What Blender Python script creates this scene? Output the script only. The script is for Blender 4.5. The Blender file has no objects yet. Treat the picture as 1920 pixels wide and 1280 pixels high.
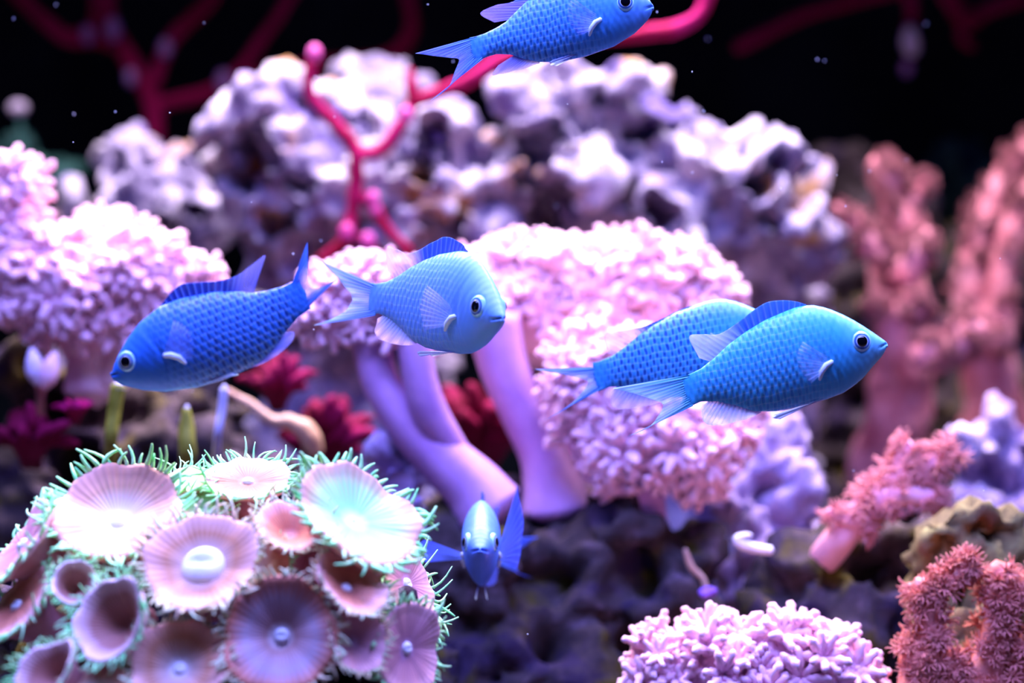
import bpy, bmesh, math, random
import numpy as np
from mathutils import Vector, Matrix, noise
random.seed(7)
rng = np.random.default_rng(11)
S = bpy.context.scene
C = S.collection
R = math.radians

# ------------------------------------------------------------------ camera, world, light, exposure
FPX = 960.0 / math.tan(R(18.0))          # focal length in pixels of the 1920x1280 frame
CAMZ = 0.22
cam_d = bpy.data.cameras.new('camera')
cam = bpy.data.objects.new('camera', cam_d)
C.objects.link(cam)
cam.location = (0, 0, CAMZ)
cam.rotation_euler = (R(90), 0, 0)
cam_d.sensor_width = 36.0
cam_d.lens = 18.0 / math.tan(R(18.0))
cam_d.clip_start = 0.01
cam_d.dof.use_dof = True
cam_d.dof.focus_distance = 0.512
cam_d.dof.aperture_fstop = 4.8
S.camera = cam

w = bpy.data.worlds.new('room')
S.world = w
w.use_nodes = True
w.node_tree.nodes['Background'].inputs[0].default_value = (0.10, 0.10, 1.0, 1)
w.node_tree.nodes['Background'].inputs[1].default_value = 0.06


def area(name, loc, target, size, size_y, color, power, spread=180):
    l = bpy.data.lights.new(name, 'AREA')
    l.shape = 'RECTANGLE'
    l.size = size
    l.size_y = size_y
    l.color = color
    l.energy = power
    l.spread = R(spread)
    o = bpy.data.objects.new(name, l)
    C.objects.link(o)
    o.location = loc
    o.rotation_euler = (Vector(target) - Vector(loc)).to_track_quat('-Z', 'Y').to_euler()
    return o


# the lamps hung over the open top of the tank, above its rim and out of the picture: a white tube and a blue tube,
# each in a reflector hood that throws its light down on the reef and leaves the back of the tank dim
area('white_tank_lamp_offscreen', (0.02, 0.82, 0.72), (0.02, 0.72, 0.0), 0.95, 0.16, (0.95, 0.81, 1.0), 13.0, 105)
area('blue_tank_lamp_offscreen', (0.0, 0.36, 0.72), (0.0, 0.46, 0.0), 0.95, 0.14, (0.26, 0.29, 1.0), 9.0, 110)

S.view_settings.view_transform = 'Standard'
S.view_settings.look = 'None'
S.view_settings.gamma = 1.0
S.view_settings.use_curve_mapping = False
S.view_settings.exposure = 0.15


# ------------------------------------------------------------------ helpers
def P(px, py, Y):
    """pixel of the 1920x1280 frame and a distance in front of the camera -> world point"""
    return Vector(((px - 960.0) / FPX * Y, Y, CAMZ - (py - 640.0) / FPX * Y))


def px2m(n, Y):
    return n / FPX * Y


def mesh(name, verts, faces, mat=None, smooth=True, uvs=None):
    me = bpy.data.meshes.new(name)
    me.from_pydata([tuple(v) for v in verts], [], faces)
    if uvs is not None:
        uvl = me.uv_layers.new(name='UVMap')
        idx = np.empty(len(me.loops), dtype=np.int32)
        me.loops.foreach_get('vertex_index', idx)
        uvl.data.foreach_set('uv', np.asarray(uvs, dtype=np.float32)[idx].ravel())
    if smooth:
        me.polygons.foreach_set('use_smooth', np.ones(len(me.polygons), dtype=bool))
    if mat:
        me.materials.append(mat)
    me.update()
    return me


def link(name, me, parent=None, loc=None):
    o = bpy.data.objects.new(name, me)
    C.objects.link(o)
    if parent:
        o.parent = parent
    if loc is not None:
        o.location = loc
    return o


def thing(name, label, cat, loc, group=None):
    o = bpy.data.objects.new(name, None)
    C.objects.link(o)
    o.location = loc
    o.empty_display_size = 0.01
    return tag(o, label, cat, group)


def tag(o, label, cat, group=None):
    o['label'] = label
    o['category'] = cat
    if group:
        o['group'] = group
    return o


def rel(verts, root):
    l = root.location
    return [(v[0] - l[0], v[1] - l[1], v[2] - l[2]) for v in verts]


def smoothstep(a, b, x):
    t = min(1.0, max(0.0, (x - a) / (b - a)))
    return t * t * (3 - 2 * t)


def interp(tab, x):
    return float(np.interp(x, [t[0] for t in tab], [t[1] for t in tab]))


def catmull(pts, n):
    """smooth polyline through pts (any dimension), n samples per span"""
    p = [np.array(q, dtype=float) for q in pts]
    p = [2 * p[0] - p[1]] + p + [2 * p[-1] - p[-2]]
    out = []
    for i in range(1, len(p) - 2):
        for k in range(n):
            t = k / n
            a, b, c, d = p[i - 1], p[i], p[i + 1], p[i + 2]
            out.append(0.5 * ((2 * b) + (c - a) * t + (2 * a - 5 * b + 4 * c - d) * t * t + (3 * b - a - 3 * c + d) * t ** 3))
    out.append(p[-2])
    return out


def tube(pts, radii, seg=10, cap=True, lump=0.0, lump_scale=60.0, uv=False):
    """tube along pts with one radius per point; returns verts, faces"""
    V, F = [], []
    n = len(pts)
    pts = [Vector(p) for p in pts]
    ref = Vector((0.31, 0.9, 0.2)).normalized()
    prev = None
    for i, p in enumerate(pts):
        t = (pts[min(i + 1, n - 1)] - pts[max(i - 1, 0)])
        t.normalize()
        if prev is None:
            a = t.cross(ref)
            if a.length < 1e-4:
                a = t.cross(Vector((1, 0, 0)))
        else:
            a = prev - t * prev.dot(t)
        a.normalize()
        prev = a
        b = t.cross(a)
        for k in range(seg):
            th = 2 * math.pi * k / seg
            d = a * math.cos(th) + b * math.sin(th)
            r = radii[i]
            if lump:
                r *= 1 + lump * noise.noise((p + d * r) * lump_scale)
            V.append(p + d * r)
    for i in range(n - 1):
        for k in range(seg):
            k2 = (k + 1) % seg
            F.append((i * seg + k, i * seg + k2, (i + 1) * seg + k2, (i + 1) * seg + k))
    if cap:
        for end, i in ((0, 0), (1, n - 1)):
            t = (pts[i] - pts[i - 1]).normalized() if end else (pts[0] - pts[1]).normalized()
            V.append(pts[i] + t * radii[i] * 0.6)
            c = len(V) - 1
            for k in range(seg):
                k2 = (k + 1) % seg
                F.append((i * seg + k, c, i * seg + k2) if not end else (i * seg + k, i * seg + k2, c))
    return V, F


def join(parts):
    V, F = [], []
    for v, f in parts:
        o = len(V)
        V += list(v)
        F += [tuple(i + o for i in q) for q in f]
    return V, F


# ------------------------------------------------------------------ materials
class NT:
    def __init__(self, name):
        self.m = bpy.data.materials.new(name)
        self.m.use_nodes = True
        self.t = self.m.node_tree
        self.b = self.t.nodes['Principled BSDF']
        self.out = self.t.nodes['Material Output']

    def n(self, typ, **kw):
        nd = self.t.nodes.new(typ)
        for k, v in kw.items():
            setattr(nd, k, v)
        return nd

    def l(self, a, b):
        self.t.links.new(a, b)

    def math(self, op, a, b=None, c=None, clamp=False):
        nd = self.n('ShaderNodeMath', operation=op)
        nd.use_clamp = clamp
        for i, x in enumerate((a, b, c)):
            if x is None:
                continue
            if isinstance(x, (int, float)):
                nd.inputs[i].default_value = x
            else:
                self.l(x, nd.inputs[i])
        return nd.outputs[0]

    def ramp(self, fac, stops, interp='LINEAR'):
        nd = self.n('ShaderNodeValToRGB')
        nd.color_ramp.interpolation = interp
        e = nd.color_ramp.elements
        while len(e) < len(stops):
            e.new(0.5)
        for i, (p, c) in enumerate(stops):
            e[i].position = p
            e[i].color = (*c, 1) if len(c) == 3 else c
        self.l(fac, nd.inputs[0])
        return nd.outputs[0]

    def mix(self, fac, a, b, blend='MIX'):
        nd = self.n('ShaderNodeMix', data_type='RGBA', blend_type=blend)
        for x, s in ((fac, nd.inputs[0]), (a, nd.inputs[6]), (b, nd.inputs[7])):
            if isinstance(x, (int, float)):
                s.default_value = x
            elif isinstance(x, tuple):
                s.default_value = (*x, 1)
            else:
                self.l(x, s)
        return nd.outputs[2]

    def noise(self, scale, detail=3, rough=0.6, coord='Object'):
        tc = self.n('ShaderNodeTexCoord')
        nd = self.n('ShaderNodeTexNoise')
        nd.inputs['Scale'].default_value = scale
        nd.inputs['Detail'].default_value = detail
        nd.inputs['Roughness'].default_value = rough
        self.l(tc.outputs[coord], nd.inputs['Vector'])
        return nd.outputs[0]

    def bump(self, h, strength=0.5, dist=0.001):
        nd = self.n('ShaderNodeBump')
        nd.inputs['Strength'].default_value = strength
        nd.inputs['Distance'].default_value = dist
        self.l(h, nd.inputs['Height'])
        self.l(nd.outputs[0], self.b.inputs['Normal'])

    def color(self, c):
        if isinstance(c, tuple):
            self.b.inputs['Base Color'].default_value = (*c, 1)
        else:
            self.l(c, self.b.inputs['Base Color'])
        return self

    def set(self, rough=0.6, spec=0.3, sss=0.0, sss_scale=0.003, metallic=0.0):
        self.b.inputs['Roughness'].default_value = rough
        self.b.inputs['Specular IOR Level'].default_value = spec
        self.b.inputs['Subsurface Weight'].default_value = sss
        self.b.inputs['Subsurface Scale'].default_value = sss_scale
        self.b.inputs['Metallic'].default_value = metallic
        return self


def rock_mat(name, stops, patch, patch_lo=0.56, patch_hi=0.66, patch2=None, scale=1.0):
    m = NT(name)
    a = m.noise(38 * scale, 5, 0.65)
    col = m.ramp(a, stops)
    b = m.noise(16 * scale, 3, 0.6)
    f = m.ramp(b, [(patch_lo, (0, 0, 0)), (patch_hi, (1, 1, 1))])
    col = m.mix(f, col, patch)
    if patch2:
        tc = m.n('ShaderNodeTexCoord')
        mp = m.n('ShaderNodeMapping')
        mp.inputs['Location'].default_value = (3.1, 1.7, 5.5)
        m.l(tc.outputs['Object'], mp.inputs[0])
        nd = m.n('ShaderNodeTexNoise')
        nd.inputs['Scale'].default_value = 22 * scale
        nd.inputs['Detail'].default_value = 4
        m.l(mp.outputs[0], nd.inputs['Vector'])
        f2 = m.ramp(nd.outputs[0], [(0.55, (0, 0, 0)), (0.63, (1, 1, 1))])
        col = m.mix(f2, col, patch2)
    m.color(col).set(0.85, 0.15)
    m.bump(m.noise(160 * scale, 5, 0.7), 0.6, 0.002)
    return m.m


def soft_mat(name, lo, hi, scale=60, rough=0.55, spec=0.25, sss=0.0, bump=0.3, bscale=250, bdist=0.0008):
    m = NT(name)
    a = m.noise(scale, 4, 0.6)
    m.color(m.ramp(a, [(0.35, lo), (0.65, hi)])).set(rough, spec, sss)
    if bump:
        m.bump(m.noise(bscale, 3, 0.6), bump, bdist)
    return m.m


M = {}
M['live_rock'] = rock_mat('live_rock', [(0.30, (0.10, 0.075, 0.17)), (0.48, (0.27, 0.23, 0.36)), (0.66, (0.60, 0.54, 0.60))],
                          (0.46, 0.23, 0.07), 0.59, 0.66, (0.12, 0.085, 0.26))
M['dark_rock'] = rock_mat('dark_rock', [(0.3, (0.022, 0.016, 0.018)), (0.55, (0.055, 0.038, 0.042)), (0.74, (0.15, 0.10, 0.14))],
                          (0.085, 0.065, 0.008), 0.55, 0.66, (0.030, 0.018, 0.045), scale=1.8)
M['purple_rock'] = rock_mat('purple_rock', [(0.3, (0.16, 0.10, 0.24)), (0.5, (0.36, 0.26, 0.45)), (0.7, (0.70, 0.60, 0.78))],
                            (0.10, 0.06, 0.03), 0.58, 0.68)
M['algae_rock'] = rock_mat('algae_rock', [(0.3, (0.05, 0.035, 0.025)), (0.5, (0.16, 0.12, 0.05)), (0.7, (0.36, 0.34, 0.12))],
                           (0.30, 0.20, 0.36), 0.58, 0.66, (0.17, 0.06, 0.03))
M['red_branch'] = soft_mat('red_branch', (0.22, 0.002, 0.025), (0.38, 0.008, 0.11), 30, 0.7, 0.06)
M['dark_red'] = soft_mat('dark_red', (0.08, 0.0015, 0.010), (0.20, 0.005, 0.05), 25, 0.7, 0.06)
M['deep_crimson'] = soft_mat('deep_crimson', (0.16, 0.002, 0.02), (0.30, 0.006, 0.08), 14, 0.8, 0.05)
M['dusk_violet'] = soft_mat('dusk_violet', (0.20, 0.08, 0.30), (0.36, 0.18, 0.48), 25)
M['magenta'] = soft_mat('magenta', (0.42, 0.02, 0.16), (0.70, 0.12, 0.42), 25)
M['pale_lilac'] = soft_mat('pale_lilac', (0.62, 0.50, 0.72), (0.85, 0.75, 0.90), 40)
M['xenia'] = soft_mat('xenia', (0.94, 0.47, 0.64), (0.98, 0.72, 0.80), 45, 0.6, 0.2, 0.0, 0.3)
M['xenia_stalk'] = soft_mat('xenia_stalk', (0.40, 0.20, 0.46), (0.58, 0.32, 0.60), 30, 0.6, 0.2, 0.0, 0.15)
M['xenia_cap'] = soft_mat('xenia_cap', (0.94, 0.47, 0.64), (0.98, 0.72, 0.80), 45, 0.6, 0.2, 0.0, 0.3)
M['leather'] = soft_mat('leather', (0.45, 0.11, 0.13), (0.72, 0.30, 0.34), 55, 0.7, 0.15, 0.0, 0.9, 320, 0.002)
M['pink_finger'] = soft_mat('pink_finger', (0.75, 0.30, 0.36), (0.88, 0.46, 0.52), 50, 0.6, 0.2, 0.0, 0.3)
M['star_polyp'] = soft_mat('star_polyp', (0.55, 0.12, 0.09), (0.92, 0.44, 0.46), 140, 0.6, 0.2)
M['rust_polyp'] = soft_mat('rust_polyp', (0.45, 0.10, 0.05), (0.90, 0.38, 0.32), 140, 0.6, 0.2)
M['green_stem'] = soft_mat('green_stem', (0.16, 0.16, 0.012), (0.30, 0.30, 0.04), 60)
M['lilac_stem'] = soft_mat('lilac_stem', (0.38, 0.38, 0.55), (0.60, 0.55, 0.75), 60)
M['tan_twig'] = soft_mat('tan_twig', (0.40, 0.22, 0.14), (0.62, 0.42, 0.30), 60)
M['white_shell'] = soft_mat('white_shell', (0.75, 0.72, 0.78), (0.9, 0.88, 0.9), 60)
M['teal_weed'] = soft_mat('teal_weed', (0.02, 0.08, 0.08), (0.05, 0.16, 0.13), 25)
M['tentacle'] = soft_mat('tentacle', (0.22, 0.90, 0.32), (0.60, 0.97, 0.52), 200, 0.5, 0.3)
M['tentacle_tan'] = soft_mat('tentacle_tan', (0.75, 0.50, 0.30), (0.65, 0.85, 0.50), 200, 0.5, 0.3)
M['speck'] = soft_mat('speck', (0.8, 0.8, 0.85), (0.9, 0.9, 0.9), 20, bump=0)
M['wall'] = soft_mat('wall', (0.006, 0.008, 0.011), (0.014, 0.020, 0.025), 7, 0.9, 0.0, bump=0)
M['sand'] = soft_mat('sand', (0.03, 0.022, 0.03), (0.10, 0.08, 0.09), 60, 0.9, 0.1, bump=0.6, bscale=500)


# ------------------------------------------------------------------ the setting: tank floor and walls
def slab(name, lo, hi, mat):
    x0, y0, z0 = lo
    x1, y1, z1 = hi
    v = [(x0, y0, z0), (x1, y0, z0), (x1, y1, z0), (x0, y1, z0), (x0, y0, z1), (x1, y0, z1), (x1, y1, z1), (x0, y1, z1)]
    f = [(3, 2, 1, 0), (4, 5, 6, 7), (0, 1, 5, 4), (1, 2, 6, 5), (2, 3, 7, 6), (3, 0, 4, 7)]
    o = link(name, mesh(name, v, f, mat, smooth=False))
    o['kind'] = 'structure'
    return o


slab('wall_back', (-0.72, 1.30, -0.02), (0.72, 1.32, 0.62), M['wall'])
slab('wall_left', (-0.74, 0.20, -0.02), (-0.72, 1.32, 0.62), M['wall'])
slab('wall_right', (0.72, 0.20, -0.02), (0.74, 1.32, 0.62), M['wall'])
# sandy floor with gentle ripples
nx, ny = 90, 70
fv, ff = [], []
for j in range(ny + 1):
    for i in range(nx + 1):
        x = -0.72 + 1.44 * i / nx
        y = 0.20 + 1.10 * j / ny
        fv.append((x, y, 0.006 * noise.noise(Vector((x * 14, y * 14, 0))) + 0.003 * noise.noise(Vector((x * 50, y * 50, 3)))))
for j in range(ny):
    for i in range(nx):
        a = j * (nx + 1) + i
        ff.append((a, a + 1, a + nx + 2, a + nx + 1))
o = link('floor', mesh('floor', fv, ff, M['sand']))
o['kind'] = 'structure'


# ------------------------------------------------------------------ rocks
def rock(name, label, balls, mat, voxel=0.0032, amp=0.014, fine=0.005, pit=0.024, freq=32.0, seed=0, group=None, overhang=False, craters=None):
    """union of balls (px, py, radius px, distance) fused by voxels, then eroded with pits and lumps"""
    bm = bmesh.new()
    for (px, py, r, Y) in balls:
        if overhang and py > 430:
            Y += min(0.10, (py - 430) / 170.0 * 0.07)
        c = P(px, py, Y)
        rr = px2m(r, Y)
        mt = Matrix.Translation(c) @ Matrix.Diagonal((rr, rr * 0.95, rr * 0.95, 1))
        bmesh.ops.create_icosphere(bm, subdivisions=3, radius=1.0, matrix=mt)
    me = bpy.data.meshes.new(name)
    bm.to_mesh(me)
    bm.free()
    tmp = bpy.data.objects.new('tmp', me)
    C.objects.link(tmp)
    md = tmp.modifiers.new('r', 'REMESH')
    md.mode = 'VOXEL'
    md.voxel_size = voxel
    sm = tmp.modifiers.new('s', 'SMOOTH')
    sm.factor = 0.5
    sm.iterations = 3
    dg = bpy.context.evaluated_depsgraph_get()
    out = bpy.data.meshes.new_from_object(tmp.evaluated_get(dg))
    bpy.data.objects.remove(tmp)
    nv = len(out.vertices)
    off = Vector((seed * 3.7, seed * 1.3, seed * 2.1))
    nrm = [v.normal.copy() for v in out.vertices]
    for v, n in zip(out.vertices, nrm):
        p = v.co + off
        d = amp * noise.fractal(p * freq, 1.0, 2.0, 3)
        d += fine * noise.noise(p * freq * 4.5)
        f1 = noise.voronoi(p * freq * 0.85)[0][0]
        d -= pit * (1 - smoothstep(0.12, 0.42, f1))
        f2 = noise.voronoi(p * freq * 2.1)[0][0]
        d -= pit * 0.35 * (1 - smoothstep(0.12, 0.40, f2))
        v.co = v.co + n * d
        if craters and n.y < 0.35:
            sx, sy = 960 + v.co.x / v.co.y * FPX, 640 - (v.co.z - CAMZ) / v.co.y * FPX
            for (qx, qy, qr, qd) in craters:
                e = math.hypot(sx - qx, (sy - qy) * 1.15) / qr
                if e < 1.9:
                    e += 0.9 * noise.noise(v.co * 70 + off) + 0.35 * noise.noise(v.co * 160)
                    v.co.y += qd * (1 - smoothstep(0.45, 1.0, e)) - 0.25 * qd * math.exp(-((e - 1.15) / 0.18) ** 2)
    out.polygons.foreach_set('use_smooth', np.ones(len(out.polygons), dtype=bool))
    out.materials.clear()
    out.materials.append(mat)
    lo = min(v.co.z for v in out.vertices)
    cx = sum(v.co.x for v in out.vertices) / nv
    cy = sum(v.co.y for v in out.vertices) / nv
    base = Vector((cx, cy, lo))
    out.transform(Matrix.Translation(-base))
    out.update()
    o = link(name, out, loc=base)
    return tag(o, label, 'rock', group)


def jit(lst, Y, dy=0.03):
    return [(a, b, r, Y + random.uniform(-dy, dy)) for a, b, r in lst]


rock('live_rock', 'knobbly pale rock lobe with tan crest behind the spreading pink coral',
     jit([(240, 300, 62), (320, 315, 58), (385, 345, 55), (205, 405, 42), (150, 408, 34), (110, 415, 26), (290, 395, 70), (380, 430, 70), (320, 480, 80),
          (250, 560, 110), (250, 720, 140), (230, 900, 170), (230, 1100, 200), (230, 1240, 200)], 0.96, 0.02), M['live_rock'], seed=1, overhang=True,
     craters=[(232, 312, 26, 0.03), (365, 400, 26, 0.04), (300, 430, 30, 0.035)])
rock('live_rock', 'tall pitted white rock behind the upright red branching gorgonian',
     jit([(405, 225, 48), (460, 195, 55), (530, 180, 52), (600, 190, 50), (650, 215, 55), (560, 290, 80), (470, 290, 75),
          (700, 260, 62), (800, 240, 55), (850, 250, 60), (840, 340, 75), (720, 330, 80), (620, 380, 95), (510, 400, 90), (800, 430, 90),
          (560, 480, 90), (700, 520, 100), (560, 620, 120), (740, 680, 130), (620, 850, 160), (700, 1050, 190), (650, 1240, 200), (905, 320, 60), (900, 450, 80)], 0.88, 0.022),
     M['live_rock'], seed=2, overhang=True,
     craters=[(480, 285, 44, 0.045), (455, 330, 40, 0.05), (560, 345, 30, 0.03), (815, 245, 36, 0.04), (780, 330, 34, 0.05), (520, 420, 40, 0.05), (830, 420, 34, 0.04), (690, 240, 26, 0.03)])
rock('live_rock', 'flat-topped stone slab lodged on top of the pitted white rock',
     [(655, 135, 34, 0.96), (700, 133, 36, 0.96), (740, 138, 34, 0.96), (680, 170, 40, 0.95), (730, 175, 40, 0.95), (700, 230, 50, 0.93), (790, 165, 32, 0.95)],
     M['live_rock'], amp=0.003, pit=0.003, seed=3)
rock('live_rock', 'wide cratered rock sloping down to the pink branching leather coral',
     jit([(950, 185, 40), (1010, 170, 48), (1080, 165, 50), (1170, 140, 42), (1215, 165, 42), (1120, 215, 70), (1010, 240, 70), (1200, 235, 65), (1280, 240, 45), (1340, 262, 42), (1400, 265, 45),
          (1455, 285, 46), (1500, 325, 42), (1420, 330, 70), (1320, 320, 75), (1220, 330, 90), (1080, 330, 95), (970, 330, 80), (1490, 390, 60), (1540, 430, 42),
          (1400, 430, 100), (1250, 440, 110), (1080, 450, 110), (1480, 500, 80), (1350, 560, 120), (1150, 600, 130), (1500, 600, 70),
          (1400, 740, 140), (1200, 800, 160), (1350, 950, 190), (1150, 1050, 200), (1400, 1200, 200)], 0.88, 0.022), M['live_rock'], seed=4, overhang=True,
     craters=[(1120, 180, 30, 0.03), (1010, 265, 46, 0.05), (1195, 245, 30, 0.04), (1395, 325, 44, 0.05), (1470, 300, 30, 0.03), (1230, 390, 40, 0.045), (1030, 380, 44, 0.05), (1450, 420, 30, 0.04), (980, 330, 26, 0.04)])
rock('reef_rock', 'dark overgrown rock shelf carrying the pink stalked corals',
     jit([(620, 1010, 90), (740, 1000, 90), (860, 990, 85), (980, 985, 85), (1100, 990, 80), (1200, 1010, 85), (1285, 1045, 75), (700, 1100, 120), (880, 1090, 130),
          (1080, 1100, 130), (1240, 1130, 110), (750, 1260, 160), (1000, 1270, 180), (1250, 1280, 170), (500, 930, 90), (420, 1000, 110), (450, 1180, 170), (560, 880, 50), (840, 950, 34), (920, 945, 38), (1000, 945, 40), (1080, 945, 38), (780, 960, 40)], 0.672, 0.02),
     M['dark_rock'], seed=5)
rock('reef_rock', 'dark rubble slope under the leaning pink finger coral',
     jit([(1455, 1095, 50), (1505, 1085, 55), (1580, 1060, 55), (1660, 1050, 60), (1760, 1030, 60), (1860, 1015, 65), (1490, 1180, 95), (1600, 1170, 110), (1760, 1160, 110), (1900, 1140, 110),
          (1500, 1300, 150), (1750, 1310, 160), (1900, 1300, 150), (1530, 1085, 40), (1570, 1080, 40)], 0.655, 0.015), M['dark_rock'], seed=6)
rock('reef_rock', 'olive algae-covered rock behind the rust-red polyp coral',
     jit([(1760, 985, 42), (1830, 970, 45), (1890, 990, 50), (1730, 1040, 48), (1800, 1060, 60), (1880, 1090, 70), (1740, 1130, 50), (1800, 1200, 90), (1900, 1230, 100)], 0.60, 0.012),
     M['algae_rock'], voxel=0.0035, amp=0.005, freq=45, seed=7)
rock('reef_rock', 'lilac encrusted rubble beside the right edge of the stalked coral',
     jit([(1400, 830, 45), (1460, 820, 50), (1510, 850, 38), (1430, 890, 50), (1490, 930, 55), (1400, 960, 60), (1500, 1030, 70), (1420, 1080, 90)], 0.73, 0.015), M['purple_rock'], voxel=0.0035, freq=45, seed=8)
rock('reef_rock', 'lilac rubble heap in the dark corner beyond the finger coral',
     jit([(1800, 830, 35), (1860, 800, 45), (1910, 830, 50), (1850, 880, 50), (1910, 920, 60), (1840, 960, 70), (1900, 1050, 110), (1860, 1200, 160)], 0.80, 0.015), M['purple_rock'], voxel=0.004, freq=45, seed=9)
rock('reef_rock', 'small pale lilac stone at the foot of the pink stalks',
     jit([(745, 850, 30), (770, 885, 34), (735, 905, 34), (720, 950, 50), (760, 960, 45)], 0.66, 0.006), M['purple_rock'], voxel=0.003, freq=60, seed=10)
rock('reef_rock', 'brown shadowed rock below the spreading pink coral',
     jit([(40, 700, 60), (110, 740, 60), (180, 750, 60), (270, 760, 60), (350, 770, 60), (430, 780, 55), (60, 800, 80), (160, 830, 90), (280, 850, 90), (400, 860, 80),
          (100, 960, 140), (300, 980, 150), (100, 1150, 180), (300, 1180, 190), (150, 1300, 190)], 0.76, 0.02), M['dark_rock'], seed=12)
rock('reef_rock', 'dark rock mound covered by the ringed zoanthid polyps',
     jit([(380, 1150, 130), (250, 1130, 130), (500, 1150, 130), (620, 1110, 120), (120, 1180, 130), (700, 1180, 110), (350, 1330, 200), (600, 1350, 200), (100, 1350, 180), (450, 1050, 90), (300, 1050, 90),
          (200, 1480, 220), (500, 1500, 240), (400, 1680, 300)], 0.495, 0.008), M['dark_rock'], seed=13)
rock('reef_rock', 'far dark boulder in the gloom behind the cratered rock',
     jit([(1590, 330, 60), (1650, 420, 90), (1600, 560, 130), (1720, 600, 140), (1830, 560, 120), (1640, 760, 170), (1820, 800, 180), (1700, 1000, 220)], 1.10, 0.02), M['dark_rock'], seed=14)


# ------------------------------------------------------------------ fish
# outline of the species in pixels of one side-on fish: snout (1661, 646), tail base (1303, 733)
SN = np.array([1661.0, 646.0])
AX = np.array([-358.0, 87.0])
SLPX = float(np.hypot(*AX))
AX = AX / SLPX
UPV = np.array([AX[1], -AX[0]]) * -1.0
if UPV[1] > 0:
    UPV = -UPV


def uv_of(x, y):
    d = np.array([x, y]) - SN
    return float(d @ AX) / SLPX, float(d @ UPV) / SLPX


TOP = sorted(uv_of(*p) for p in [(1661, 641), (1656, 637), (1650, 633), (1636, 623), (1618, 611), (1600, 600), (1581, 590), (1560, 581), (1545, 576), (1525, 572), (1508, 573), (1490, 577), (1472, 584), (1435, 600),
                                 (1399, 622), (1366, 647), (1340, 672), (1315, 692), (1290, 704), (1278, 706)])
BOT = sorted(uv_of(*p) for p in [(1661, 652), (1659, 658), (1652, 669), (1636, 687), (1618, 709), (1600, 724), (1581, 737), (1550, 749), (1527, 755), (1490, 765), (1454, 772), (1417, 772),
                                 (1381, 761), (1344, 753), (1315, 754), (1300, 761), (1290, 765)])
WID = [(-0.01, 0.008), (0.0, 0.014), (0.02, 0.030), (0.06, 0.050), (0.12, 0.068), (0.20, 0.083), (0.32, 0.093), (0.45, 0.090), (0.60, 0.073), (0.75, 0.050), (0.86, 0.031), (0.94, 0.020), (1.0, 0.010), (1.05, 0.004)]
EYE_UV = uv_of(1611, 640)


def fish_body_mat(name, back, side, belly, head, spot, spot_amt, rough=0.42, hd=(0.04, 0.24)):
    m = NT(name)
    uv = m.n('ShaderNodeUVMap')
    sx = m.n('ShaderNodeSeparateXYZ')
    m.l(uv.outputs[0], sx.inputs[0])
    s, t = sx.outputs[0], sx.outputs[1]
    # UV: s = 0 at snout .. 1 at tail base; t = height in body lengths + 0.5
    col = m.ramp(t, [(0.26, belly), (0.40, side), (0.62, side), (0.75, back)])
    hf = m.math('MULTIPLY', m.ramp(s, [(hd[0], (1, 1, 1)), (hd[1], (0, 0, 0))]), m.ramp(t, [(0.33, (0.35, 0.35, 0.35)), (0.42, (1, 1, 1))]) if hd[1] > 0.3 else 1.0)
    col = m.mix(hf, col, head)
    nz = m.noise(420, 3, 0.6)
    X = m.math('MULTIPLY', s, 2 * math.pi * 27.0)
    wob = m.math('SUBTRACT', m.noise(110, 2, 0.5), 0.5)
    X2 = m.math('ADD', m.math('ADD', X, m.math('MULTIPLY', t, 14.0)), m.math('MULTIPLY', wob, 5.0))
    Y = m.math('ADD', m.math('MULTIPLY', t, 2 * math.pi * 13.5), m.math('MULTIPLY', wob, 4.0))
    lat = m.math('MULTIPLY', m.math('COSINE', X2), m.math('COSINE', Y))
    lat2 = m.math('ADD', lat, m.math('MULTIPLY', m.math('SUBTRACT', nz, 0.5), 1.3))
    body = m.ramp(s, [(0.22, (0, 0, 0)), (0.55, (1, 1, 1)), (0.93, (1, 1, 1)), (1.0, (0.2, 0.2, 0.2))])
    sp = m.ramp(lat2, [(0.15, (0, 0, 0)), (0.65, (1, 1, 1))])
    fac = m.math('MULTIPLY', m.math('MULTIPLY', sp, body), spot_amt)
    col = m.mix(fac, col, spot)
    # light scale rims between the spots
    rim = m.ramp(m.math('ABSOLUTE', lat), [(0.02, (1, 1, 1)), (0.22, (0, 0, 0))])
    col = m.mix(m.math('MULTIPLY', m.math('MULTIPLY', rim, body), 0.30), col, (0.55, 0.80, 1.0))
    m.color(col).set(rough, 0.45, 0.0)
    m.bump(m.math('MULTIPLY', m.math('ADD', lat, m.math('MULTIPLY', nz, 0.8)), m.math('ADD', m.math('MULTIPLY', body, 0.8), 0.2)), 0.22, 0.0005)
    return m.m


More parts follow.
